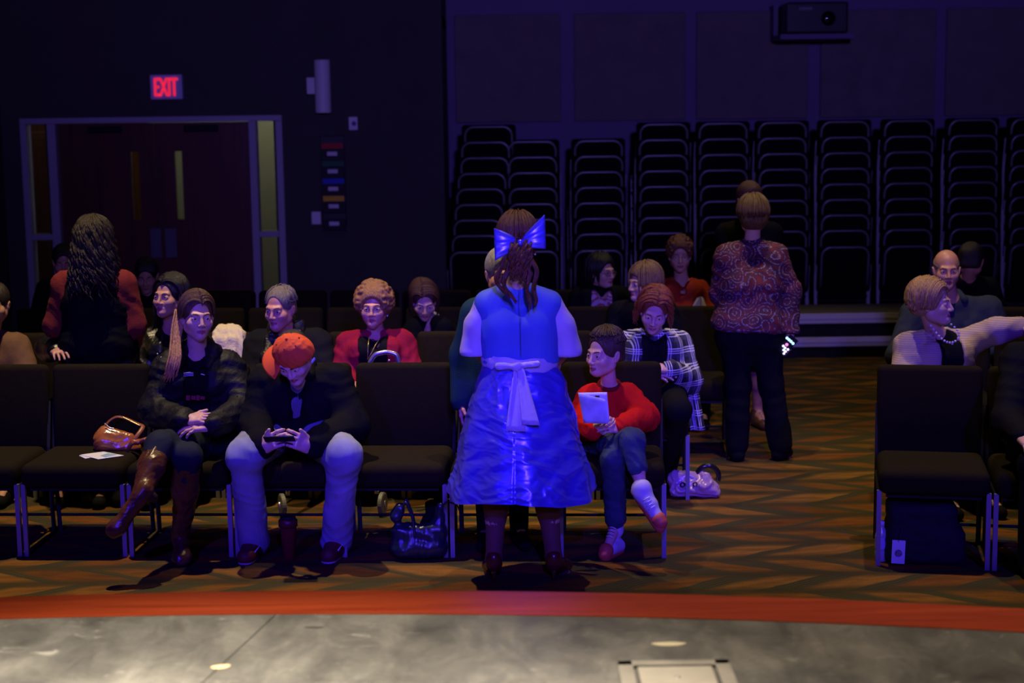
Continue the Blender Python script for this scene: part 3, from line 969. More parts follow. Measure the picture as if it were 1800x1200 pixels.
def soft_mesh2(stages, h):
    allp = [p for a, s in stages for p in a]
    bb = [_bbox(p) for p in allp]
    l = np.min([b[0] for b in bb], 0) - 3 * h; u = np.max([b[1] for b in bb], 0) + 3 * h
    ax = [np.arange(l[i], u[i] + h, h) for i in range(3)]
    Xg, Yg, Zg = np.meshgrid(*ax, indexing='ij', sparse=True)
    D = np.full([len(a) for a in ax], 0.15)
    for adds, subs in stages:
        for p in adds:
            d = _dist(p, Xg, Yg, Zg); k = p[-1]
            hh = np.maximum(k - np.abs(D - d), 0) / k
            D = np.minimum(D, d) - hh * hh * k * 0.25
        for p in subs:
            d = -_dist(p, Xg, Yg, Zg); k = p[-1]
            hh = np.maximum(k - np.abs(D - d), 0) / k
            D = np.maximum(D, d) + hh * hh * k * 0.25
    return surface(D.astype(np.float32), l, h)



HEADS = {(k, q): head_template(k, h) for k in 'mfc' for q, h in (('hi', 0.0034), ('lo', 0.006))}

SKIN = {'fair': mat('skin_fair', (0.62, 0.36, 0.26), 0.5, var=0.08, vscale=30, spec=0.4),
        'tan': mat('skin_tan', (0.50, 0.26, 0.16), 0.48, var=0.10, vscale=30, spec=0.4),
        'ruddy': mat('skin_ruddy', (0.58, 0.27, 0.19), 0.45, var=0.12, vscale=25, spec=0.45)}
LIP = mat('lip', (0.38, 0.10, 0.09), 0.4)
EYEW = mat('eye_white', (0.75, 0.72, 0.70), 0.2)
IRIS = mat('iris_dark', (0.02, 0.012, 0.008), 0.1)
def hair_mat(name, c, rough=0.45, c2=None):
    if name in MATS: return MATS[name]
    t = NT(name, rough, 0.45)
    x, y, z = t.xyz()
    n = t.noise(1.0, 4, t.comb(t.math('MULTIPLY', x, 170.0), t.math('MULTIPLY', y, 170.0), t.math('MULTIPLY', z, 14.0)), 0.6)
    d = tuple(v * 0.45 for v in c); l = c2 or tuple(min(1, v * 1.5) for v in c)
    t.color(t.ramp(n, [(0.3, d), (0.55, c), (0.75, l)]))
    t.bump(n, 0.7, 0.01)
    return t.m


SEAT = dict(pelvis=(0, 0.06, .575), chest=(0, .10, .86), neck=(0, .09, 1.045), head=(0, .055, 1.17),
            shl=(-.165, .10, .995), shr=(.165, .10, .995), ell=(-.215, .02, .74), elr=(.215, .02, .74), wrl=(-.12, -.2, .665), wrr=(.12, -.2, .665),
            hpl=(-.09, .03, .565), hpr=(.09, .03, .565), knl=(-.11, -.38, .545), knr=(.11, -.38, .545), anl=(-.11, -.34, .09), anr=(.11, -.34, .09),
            tol=(-.12, -.48, .03), tor=(.12, -.48, .03))
STAND = dict(pelvis=(0, 0, .94), chest=(0, .01, 1.2), neck=(0, .015, 1.42), head=(0, -.015, 1.55),
             shl=(-.165, .015, 1.36), shr=(.165, .015, 1.36), ell=(-.225, .03, 1.09), elr=(.225, .03, 1.09), wrl=(-.225, -.05, .86), wrr=(.225, -.05, .86),
             hpl=(-.085, 0, .90), hpr=(.085, 0, .90), knl=(-.09, -.015, .49), knr=(.09, -.015, .49), anl=(-.095, .025, .09), anr=(.095, .025, .09),
             tol=(-.12, -.13, .03), tor=(.12, -.13, .03))


def figure(base, yaw=0.0, S=1.0, pose=SEAT, ov=None, zlift=0.0):
    R = rot(yaw); J = {}
    for k, v in pose.items():
        v = np.array(v, float) * (S if pose is STAND or k in () else 1.0)
        if pose is SEAT and S != 1.0:
            v = np.array(pose['pelvis']) + (np.array(pose[k]) - np.array(pose['pelvis'])) * S
            if k[:2] in ('an', 'to'): v[2] = pose[k][2]
        J[k] = R @ v + np.array([base[0], base[1], zlift])
    ov = {k: W(*v) for k, v in (ov or {}).items()}
    if 'head' in ov:
        d = ov['head'] - J['head']
        for k in ('neck', 'shl', 'shr', 'ell', 'elr'): J[k] = J[k] + d * (1.0 if k == 'neck' else 0.9)
        J['neck'] = J['neck'] - d * 0.08
        J['chest'] = J['chest'] + d * 0.6
    for k, v in ov.items(): J[k] = v
    if 'shl' in ov and 'shr' in ov and 'neck' not in ov:
        m = (ov['shl'] + ov['shr']) / 2
        J['neck'] = m + np.array([0, 0, 0.05 * S]) * 1.0
        J['chest'] = J['pelvis'] * 0.38 + m * 0.62
    m = (J['shl'] + J['shr']) / 2
    for k in ('shl', 'shr'):      # the joint sits below and inside the shoulder's outline
        J[k] = m + (J[k] - m) * 0.90 + np.array([0, 0, -0.035 * S])
    J['S'] = S; J['base'] = np.array([base[0], base[1], 0.0])
    return J


def prims(J, what, t=0.0, b=1.0, sleeve=1.0, leg=1.0, flare=0.0, fem=False, kk=0.035, slv=0.0, tor=0.0):
    """body parts as soft shapes, grown by t"""
    S = J['S']; o = []
    rx = J['shr'] - J['shl']; rx = rx / np.linalg.norm(rx)
    P, C, N = J['pelvis'], J['chest'], J['neck']
    up = (N - P) / np.linalg.norm(N - P)
    fw = np.cross(up, rx); fw = fw / np.linalg.norm(fw)       # towards the back or front, sign irrelevant for most
    hb = (J['hpr'] - J['hpl']); hb = hb / np.linalg.norm(hb)
    if 'torso' in what:
        tt = t + tor
        for s in (-1, 1):
            o.append(rc(P + hb * s * .065 * S * b, C + rx * s * .075 * S * b, (.105 if not fem else .098) * S * b + tt, .098 * S * b + tt, kk))
            o.append(rc(C + rx * s * .075 * S * b, (J['shl'] if s < 0 else J['shr']) * .8 + N * .2 - up * .05 * S, .095 * S * b + tt, .06 * S + tt, kk))
            sh = J['shl'] if s < 0 else J['shr']
            o.append(rc(N - up * .03 * S, sh, .046 * S + t * .7, .050 * S * min(b, 1.1) + t * .9, kk))
        o.append(rc(P - hb * .07 * S * b, P + hb * .07 * S * b, (.112 if not fem else .118) * S * b + tt, None, kk))
        if fem:
            f2 = -fw if (J['facing'] @ fw) < 0 else fw
            for s in (-1, 1):
                o.append(el(C + up * .05 * S + rx * s * .075 * S + f2 * .085 * S * b, np.array([.07, .06, .07]) * S + t, None, kk))
    if 'neck' in what:
        o.append(rc(N - up * .03 * S, J['head'] + J['hR'] @ np.array([0, .025, -.05]) * S, .056 * S + t, .050 * S + t, .025))
    for s, a in ((-1, 'l'), (1, 'r')):
        if 'arms' in what or ('arm' + a) in what:
            sh, e, w = J['sh' + a], J['el' + a], J['wr' + a]
            ta = t + slv
            o.append(rc(sh, e if sleeve > .5 else sh + (e - sh) * sleeve * 2, .054 * S * min(b, 1.15) + ta, .043 * S * min(b, 1.15) + ta, kk))
            if sleeve > 0.5:
                q = (sleeve - .5) * 2
                o.append(rc(e, e + (w - e) * q, .043 * S * min(b, 1.15) + ta, (.043 - .014 * q) * S + ta, kk))
        if 'legs' in what:
            h, k, n = J['hp' + a], J['kn' + a], J['an' + a]
            o.append(rc(h, k, .088 * S * b + t, .058 * S * min(b, 1.15) + t, kk))
            q = leg
            o.append(rc(k, k + (n - k) * q, .056 * S * min(b, 1.1) + t, (.056 - .018 * q) * S + t + flare, kk))
            if not flare and t < .01:
                o.append(rc(k * .82 + n * .18, k * .5 + n * .5, .054 * S + t, .050 * S + t, .03))
    return o


def feet_prims(J, t=0.0):
    o = []
    for a in 'lr':
        o.append(rc(J['an' + a], J['to' + a], .036 * J['S'] + t, .026 * J['S'] + t, .02))
    return o


FINGERS = [(.031, .084, .074, .0086), (.0105, .090, .083, .0088), (-.0105, .087, .077, .0084), (-.030, .078, .060, .0076)]
def hand_mesh(curl=(0.3, 0.3, 0.35, 0.4), thumb=(0.8, 0.5, -0.25), tb=0.35, spread=1.0, h=0.0034):
    A = [bxp((0, .048, 0), (.040, .046, .0135), None, .012, .012), rc((0, -.02, 0), (0, .03, 0), .025, .026, .02),
         el((.028, .03, -.008), (.017, .03, .015), None, .012)]
    for i, (x, y, L, r) in enumerate(FINGERS):
        p = np.array([x, y, 0.0]); d0 = math.atan2(x * 0.35 * spread, 0.1)
        c = curl[i]; ang = c * 0.6
        for s, f in enumerate((.45, .31, .24)):
            d = np.array([math.sin(d0) * math.cos(ang), math.cos(d0) * math.cos(ang), -math.sin(ang)])
            q = p + d * L * f * 1.05
            A.append(rc(p, q, r * (1 - .09 * s), r * (1 - .09 * (s + 1)), .004))
            p = q; ang += c
    p = np.array([.030, .028, -.004]); d = np.array(thumb, float); d /= np.linalg.norm(d)
    q = p + d * .042; A.append(rc(p, q, .0125, .0105, .01))
    d2 = d + tb * np.array([-0.6, .8, -.3]); d2 /= np.linalg.norm(d2)
    A.append(rc(q, q + d2 * .032, .0105, .0082, .004))
    return soft_mesh(A, (), h)


def put_hand(mb, wrist, along, palm, mirror=False, S=1.0, **kw):
    """along: wrist to fingers; palm: direction the palm faces"""
    V, F = hand_mesh(**kw)
    if mirror: V = V * np.array([-1, 1, 1]); F = F[:, ::-1]
    B = basis(along, -np.array(palm, float))
    mb.merge((V * S) @ B.T + np.array(wrist), F, 0)


# ---- hair pieces, in head space (origin between the eyes, face towards -y)
def cap(t=0.010, line=0.05, side=0.0, low=-0.05, lump=0, seed=1, h=0.0055, grow=(0, 0, 0), back=0.0, lr=(.011, .018), bald=False):
    A = [el((0, .024, .036), (.076 + t + grow[0], .094 + t + grow[1], .087 + t + grow[2]), k=.02),
         el((0, .062 + back, -.03), (.062 + t, .05 + t, .055), k=.03)]
    if lump:
        rs = np.random.RandomState(seed)
        for i in range(lump):
            az = rs.uniform(-2.5, 2.5); th = math.acos(rs.uniform(-.35, 1))
            c = np.array([0, .024, .036]) + np.array([(.078 + t + grow[0]) * math.sin(th) * math.sin(az), (.095 + t + grow[1]) * math.sin(th) * math.cos(az), (.089 + t + grow[2]) * math.cos(th)])
            r = rs.uniform(*lr); A.append(el(c, (r, r, r * .9), k=.008))
    S = [el((0, -.125, -.055), (.086 - side, .105, .092 + line), k=.012), bxp((0, 0, low - .15), (.3, .3, .15), None, .01, .01)]
    if bald: S.append(el((0, -.01, .115), (.10, .125, .105), k=.01))
    if side >= 0:
        for s in (-1, 1): S.append(el((s * .088, -.012, -.035), (.022, .038, .055), k=.01))
    return soft_mesh(A, S, h)


def strands(n, az0, az1, th_end, drop, r=0.007, curl=0.0, freq=3.0, seed=0, rad=(.088, .106, .099), out=0.0, th0=0.15, cen=(0, .024, .036), pts=14, jit=.15, sway=(0, 0)):
    rs = np.random.RandomState(seed); mb = MB()
    for i in range(n):
        az = az0 + (az1 - az0) * (i + rs.rand()) / n
        ts = th0 + rs.rand() * .6
        te = th_end * (1 + rs.uniform(-.06, .06))
        k1 = max(3, int(pts * .45)); k2 = pts - k1
        g = 1 + rs.uniform(-.02, .09)
        P = []
        for q in np.linspace(0, 1, k1):
            th = ts + (te - ts) * q
            P.append(np.array(cen) + g * np.array([rad[0] * math.sin(th) * math.sin(az), rad[1] * math.sin(th) * math.cos(az), rad[2] * math.cos(th)]))
        e = P[-1]; dr = drop * (1 + rs.uniform(-.35, .08))
        od = np.array([math.sin(az), math.cos(az), 0])
        for q in np.linspace(0, 1, k2 + 1)[1:]:
            P.append(e + np.array([sway[0] * q, sway[1] * q, -dr * q]) + od * out * q)
        P = np.array(P)
        if curl:
            ph = rs.rand() * 6; s = np.linspace(0, 1, len(P)) * freq * (1 + .3 * rs.rand()) * 2 * math.pi
            amp = curl * np.linspace(.15, 1, len(P))
            P[:, 0] += np.cos(s + ph) * amp; P[:, 1] += np.sin(s + ph) * amp
        rr = r * (1 + rs.uniform(-.3, .4)) * np.concatenate([np.linspace(.6, 1, len(P) // 2), np.linspace(1, .25, len(P) - len(P) // 2)])
        mb.tube(P, rr, 5)
    return np.concatenate(mb.v), mb.f


def swept(n=70, part=0.0, drop=0.0, r=.006, curl=0.0, seed=0, rad=(.086, .104, .098), back=.055, y0=-.077, out=0.0, freq=2.0, end=1.75, fringe=0.0):
    """parted hair: locks leave the parting and sweep over the temples, then hang"""
    rs = np.random.RandomState(seed); mb = MB(); c = np.array([0, .024, .036])
    for i in range(n):
        s = 1 if i % 2 else -1
        ys = y0 + (.165) * ((i // 2) + rs.rand()) / (n / 2)
        g = 1.0 + rs.uniform(-.005, .05)
        P = []
        k1 = 9
        te = end * rs.uniform(.92, 1.05)
        for q in np.linspace(0, 1, k1):
            ph = te * q
            y = ys + back * q * (1 if ys < .03 else .3) * (1 - fringe)
            f = math.sqrt(max(.05, 1 - ((y - c[1]) / rad[1]) ** 2))
            x = part * (1 - q) + s * rad[0] * f * math.sin(ph); z = c[2] + rad[2] * f * math.cos(ph)
            if ph > 1.5: x = part * (1 - q) + s * rad[0] * f * 1.0
            P.append(c * 0 + np.array([x * g, c[1] + (y - c[1]) * g, c[2] + (z - c[2]) * g]))
        e = P[-1]; dr = drop * rs.uniform(.7, 1.08)
        if drop:
            for q in np.linspace(0, 1, 9)[1:]: P.append(e + np.array([s * out * q, .015 * q, -dr * q]))
        P = np.array(P)
        if curl:
            p0 = rs.rand() * 6; a = np.linspace(0, 1, len(P)) * freq * 2 * math.pi
            am = curl * np.linspace(.05, 1, len(P))
            P[:, 0] += np.cos(a + p0) * am; P[:, 1] += np.sin(a + p0) * am
        rr = r * (1 + rs.uniform(-.3, .35)) * np.concatenate([np.linspace(.55, 1, len(P) // 2), np.linspace(1, .35, len(P) - len(P) // 2)])
        mb.tube(P, rr, 5)
    return np.concatenate(mb.v), mb.f


def tube_hair(paths, r, n=6):
    mb = MB()
    for p in paths:
        p = np.array(p, float); N = len(p)
        # smooth the polyline
        t = np.linspace(0, N - 1, N * 4); q = np.stack([np.interp(t, np.arange(N), p[:, i]) for i in range(3)], 1)
        for _ in range(2): q[1:-1] = (q[:-2] + 2 * q[1:-1] + q[2:]) / 4
        rr = r * np.sin(np.linspace(.5, math.pi * .93, len(q))) ** .6
        mb.tube(q, rr, n)
    return np.concatenate(mb.v), mb.f


class Person:
    def __init__(s, label, base, yaw=0.0, S=1.0, pose=SEAT, ov=None, hyaw=None, hp=0.0, hr=0.0, hs=1.0, kind='m', skin='fair', q='lo', b=1.0, hairc=None, group=None, zlift=0.0):
        s.J = figure(base, yaw, S, pose, ov, zlift)
        s.S = S; s.b = b; s.q = q; s.fem = kind == 'f'
        s.hR = rot(yaw if hyaw is None else hyaw, hp, hr) * hs
        s.J['hR'] = s.hR; s.J['facing'] = rot(yaw) @ np.array([0, -1.0, 0])
        s.kind = kind; s.skin = SKIN[skin]; s.hairm = hairc or hair_mat('hair_dark', (0.03, 0.02, 0.014))
        s.root = thing('person', label, 'person', s.J['base'], group=group)
        s.h = 0.011 if q == 'hi' else 0.017
        s.remesh()

    def remesh(s):
        q, b, kind = s.q, s.b, s.kind
        s.mb = MB()
        V, F = soft_mesh(prims(s.J, ('torso', 'neck', 'arms', 'legs'), -0.004, b, fem=s.fem) + feet_prims(s.J), (), s.h)
        s.mb.merge(V, F, 0)
        V, F, mi = HEADS[(kind, q)]
        s.mb.merge(V @ s.hR.T + s.J['head'], F, mi)

    def hl(s, p):
        return np.asarray(p, float) @ s.hR.T + s.J['head']

    def hand(s, a, along, palm, **kw):
        put_hand(s.mb, s.J['wr' + a], along, palm, mirror=kw.pop('mirror', a == 'l'), S=kw.pop('S', s.S), **kw)

    def body(s):
        o = quick('body', s.mb, [s.skin, LIP, s.hairm, EYEW, IRIS], s.root, s.J['base'])
        return o

    def hair(s, parts, m=None, name='hair'):
        mb = MB()
        for V, F in parts: mb.merge(s.hl(V), F)
        return quick(name, mb, m or s.hairm, s.root, s.J['base'])

    def wear(s, name, m, what, t=.014, subs=(), extra=(), wr=(1, 14, .004), h=None, **kw):
        A = prims(s.J, what, t, s.b, fem=s.fem, **kw) + list(extra)
        V, F = soft_mesh(A, subs, h or s.h)
        if wr: V = V + vnormals(V, F) * folds(V, *wr)[:, None]
        mb = MB(); mb.merge(V, F)
        return quick(name, mb, m, s.root, s.J['base'])

    def soft(s, name, m, adds, subs=(), h=.008, wr=None, parent=None):
        return soft_obj(name, m, parent or s.root, adds, subs, h, wr, s.J['base'])

    def mesh(s, name, m, mb, parent=None, smooth=True):
        return quick(name, mb, m, parent or s.root, s.J['base'], smooth)

    def vneck(s, depth=.16, w=.05, front=True, r=.05):
        """a carve for an open neckline, on the facing side"""
        N = s.J['neck']; f = s.J['facing']
        up = s.J['neck'] - s.J['pelvis']; up /= np.linalg.norm(up)
        return [rc(N + up * .06 + f * .05, N - up * depth + f * .14, w + .02, r * .4, .015), el(N + up * .05, (.07, .07, .06), None, .015)]

    def open_front(s, w=.05, top=.06, down=.45, side=0.0):
        """a carve for an unbuttoned jacket: a wedge along the chest"""
        N, P = s.J['neck'], s.J['pelvis']; f = s.J['facing']
        up = N - P; up /= np.linalg.norm(up)
        rx = s.J['shr'] - s.J['shl']; rx /= np.linalg.norm(rx)
        B = np.stack([rx, f, up], 1)
        c = N - up * (down / 2 - top) + f * .16 + rx * side
        return [bxp(c, (w, .12, down / 2), B, .01, .012), el(N + up * .06, (.075, .075, .075), None, .015)]

    def sole_shoe(s, a, m, m2=None, name='shoe', t=.010, high=.04, heel=0.0, h=.006, bend=1.0):
        A_, T_ = s.J['an' + a], s.J['to' + a]; S = s.S
        d = T_ - A_; L = np.linalg.norm(d); d = d / L
        flat = A_[2] < .2
        low = 0.035 if flat else 0
        hp = A_ - d * .035 * S
        if flat: hp = np.array([hp[0], hp[1], .038 + heel])
        tp = T_ + d * .01
        if flat: tp = np.array([T_[0], T_[1], .033])
        ad = [rc(hp, tp, .036 * S + t * .6, .030 * S + t * .6, .02), rc(hp, (hp + tp) / 2 + np.array([0, 0, .012]), .036 * S + t * .5, .036 * S + t * .5, .02),
              rc(A_ * .8 + hp * .2, A_ + np.array([0, 0, high]), .036 * S + t, .038 * S + t, .03)]
        sb = [bxp((hp[0], hp[1], -.2), (.6, .6, .2), None, .005, .004)] if flat else []
        o = s.soft(name, m, ad, sb, h)
        if m2 is not None:
            if flat:
                so = [rc(np.array([hp[0], hp[1], .012]), np.array([tp[0], tp[1], .012]), .042 * S, .038 * S, .01)]
                sb2 = [bxp((hp[0], hp[1], -.2), (.6, .6, .2), None, .004, .003), bxp((hp[0], hp[1], .224), (.6, .6, .2), None, .004, .003)]
            else:
                n = np.array([0, 0, -1.0]); n = n - d * (n @ d); n /= np.linalg.norm(n)
                so = [rc(hp + n * .030 * S, tp + n * .022 * S + d * .012, .036 * S, .036 * S, .01)]; sb2 = []
            s.soft('sole', m2, so, sb2, h, None, o)
        return o

# ------------------------------------------------------------------ cloth materials
def plaid_mat():
    t = NT('plaid_flannel', 0.85, 0.2)
    x, y, z = t.xyz()
    def lines(v, per, w, off=0.0):
        f = t.math('FRACT', t.math('ADD', t.math('DIVIDE', v, per), off))
        return t.math('LESS_THAN', f, w)
    c = t.mix(0.0, (0.02, 0.02, 0.028), (0, 0, 0))
    for v, wt in ((t.math('ADD', x, t.math('MULTIPLY', y, 0.4)), .55), (z, .55)):
        for off in (0.0, 0.14, 0.28):
            c = t.mix(t.math('MULTIPLY', lines(v, 0.092, 0.07, off), wt), c, (0.85, 0.82, 0.86))
        c = t.mix(t.math('MULTIPLY', lines(v, 0.092, 0.25, 0.55), .25), c, (0.10, 0.10, 0.16))
    t.color(c)
    return t.m


def paisley_mat():
    t = NT('paisley_print', 0.75, 0.25)
    v = t.nt.nodes.new('ShaderNodeTexVoronoi'); v.inputs['Scale'].default_value = 11.0
    wv = t.nt.nodes.new('ShaderNodeVectorMath'); wv.operation = 'ADD'
    nz = t.nt.nodes.new('ShaderNodeTexNoise'); nz.inputs['Scale'].default_value = 6
    sc_ = t.nt.nodes.new('ShaderNodeVectorMath'); sc_.operation = 'SCALE'; sc_.inputs[3].default_value = 0.07
    t.nt.links.new(t.tc.outputs['Object'], nz.inputs['Vector']); t.nt.links.new(nz.outputs['Color'], sc_.inputs[0])
    t.nt.links.new(t.tc.outputs['Object'], wv.inputs[0]); t.nt.links.new(sc_.outputs[0], wv.inputs[1])
    t.nt.links.new(wv.outputs[0], v.inputs['Vector'])
    d = v.outputs['Distance']
    ring = t.math('SINE', t.math('MULTIPLY', d, 30.0))
    dots = t.noise(120.0, 2)
    m = t.math('MULTIPLY', t.sstep(ring, 0.55, 0.9), t.sstep(dots, 0.42, 0.56))
    base = t.ramp(t.noise(9, 2), [(0.35, (0.06, 0.008, 0.016)), (0.65, (0.15, 0.014, 0.022))])
    c = t.mix(t.math('MULTIPLY', t.sstep(ring, -0.9, -0.5), 0.6), base, (0.03, 0.018, 0.045))
    t.color(t.mix(t.math('MULTIPLY', m, 0.5), c, (0.42, 0.34, 0.46)))
    return t.m


def stripe_mat(name, c1, c2, per, ax='z', duty=.5, wob=.02):
    t = NT(name, 0.85, 0.2)
    x, y, z = t.xyz()
    v = {'x': x, 'y': y, 'z': z}[ax]
    v = t.math('ADD', v, t.math('MULTIPLY', t.noise(14, 2), wob))
    f = t.math('LESS_THAN', t.math('FRACT', t.math('DIVIDE', v, per)), duty)
    t.color(t.mix(f, c1, c2))
    return t.m


def jeans_mat(name, c):
    t = NT(name, 0.8, 0.2)
    n = t.noise(7, 4); f = t.noise(260, 2)
    cc = t.ramp(n, [(0.3, tuple(v * .75 for v in c)), (0.7, tuple(min(1, v * 1.2) for v in c))])
    t.color(t.mix(0.3, cc, t.ramp(f, [(0.3, (0.6, 0.6, 0.6)), (0.7, (1, 1, 1))]), 'MULTIPLY'))
    t.bump(f, 0.2, 0.003)
    return t.m


def cloth(name, c, rough=.85, **k):
    return mat(name, c, rough, spec=k.pop('spec', .08), var=.1, vscale=20, bump=k.pop('bump', .25), bscale=k.pop('bscale', 220), **k)


M_blackcloth = cloth('black_cloth', (0.006, 0.006, 0.007))
M_blackjkt = mat('black_nylon', (0.008, 0.0078, 0.0085), 0.6, bump=0.5, bscale=45, spec=0.2)
M_leather = mat('black_leather', (0.008, 0.008, 0.008), 0.32, bump=0.4, bscale=60, spec=0.5)
M_jeans = jeans_mat('light_jeans', (0.27, 0.29, 0.36))
M_navy = jeans_mat('navy_jeans', (0.010, 0.015, 0.028))
M_blujeans = jeans_mat('boy_jeans', (0.04, 0.062, 0.095))
M_boot = mat('brown_boot_leather', (0.095, 0.030, 0.012), 0.32, var=.25, vscale=10, bump=.3, bscale=40, spec=.5)
M_orange = mat('orange_twill', (0.72, 0.085, 0.012), 0.8, bump=.2, bscale=300)
M_redknit = mat('red_knit', (0.60, 0.010, 0.008), 0.9, bump=.4, bscale=260, spec=.1)
M_darkred = mat('dark_red_knit', (0.16, 0.008, 0.010), 0.9, bump=.4, bscale=260, spec=.1)
M_magenta = mat('magenta_knit', (0.28, 0.008, 0.030), 0.85, bump=.4, bscale=260, spec=.1)
M_dress = mat('blue_dress_cloth', (0.07, 0.13, 0.50), 0.7, bump=.08, bscale=200)
M_satin = mat('blue_satin', (0.15, 0.13, 1.0), 0.30, 0.55, spec=1.0, bump=.08, bscale=30)
M_sheer = mat('white_sheer', (0.48, 0.40, 0.60), 0.7)
M_sash = mat('white_sash', (0.50, 0.42, 0.66), 0.7, bump=.15, bscale=60)
M_cardi = stripe_mat('beige_rib_knit', (0.46, 0.34, 0.29), (0.36, 0.26, 0.22), .011, 'z', .5, .004)
M_rust = cloth('rust_cloth', (0.34, 0.035, 0.015))
M_bluegrey = cloth('bluegrey_shirt', (0.030, 0.038, 0.058))
M_tan = cloth('tan_suede', (0.15, 0.08, 0.042))
M_teal = cloth('dark_teal_cloth', (0.010, 0.035, 0.045))
M_scarf = mat('sequin_scarf', (0.012, 0.012, 0.012), 0.3, bump=.9, bscale=90, spec=.8)
M_pearl = mat('pearl', (0.75, 0.68, 0.66), 0.15, spec=.7)
M_gold = mat('gold_chain', (0.6, 0.42, 0.18), 0.3, 0.8)
M_steelrim = mat('eyeglass_frame', (0.25, 0.24, 0.26), 0.25, 0.7)
M_lens = mat('eyeglass_lens', (0.9, 0.92, 0.95), 0.02, trans=1.0, spec=.6, alpha=.25)
M_paper = mat('paper_white', (0.74, 0.74, 0.74), 0.7)
M_ink = mat('ink_black', (0.02, 0.02, 0.025), 0.6)


def glasses(p, r=.021, m=None, parent=None):
    m = m or M_steelrim
    mb = MB()
    for s in (-1, 1):
        a = np.linspace(0, 2 * math.pi, 18, endpoint=False)
        P = np.stack([s * .032 + r * 1.15 * np.cos(a), -.099 + .012 * np.abs(np.cos(a)) * (np.cos(a) * s > 0), -.004 + r * .85 * np.sin(a)], 1)
        mb.tube(p.hl(P), .0014, 5, 0, True)
        mb.tube(p.hl([(s * .057, -.092, 0), (s * .076, -.05, .002), (s * .082, .01, .0), (s * .08, .03, -.012)]), .0016, 5)
    mb.tube(p.hl([(-.009, -.1, 0), (0, -.104, .003), (.009, -.1, 0)]), .0014, 5)
    o = p.mesh('glasses', m, mb)
    for s in (-1, 1):
        a = np.linspace(0, 2 * math.pi, 18, endpoint=False)
        P = np.stack([s * .032 + r * 1.13 * np.cos(a), -.0985 + 0 * a, -.004 + r * .83 * np.sin(a)], 1)
        l = MB().merge(p.hl(np.concatenate([P, P + np.array([0, .0016, 0])])), [tuple(range(18)), tuple(range(18, 36))[::-1]] + [(k, (k + 1) % 18, 18 + (k + 1) % 18, 18 + k) for k in range(18)])
        p.mesh('lens', M_lens, l, o, smooth=False)
    return o


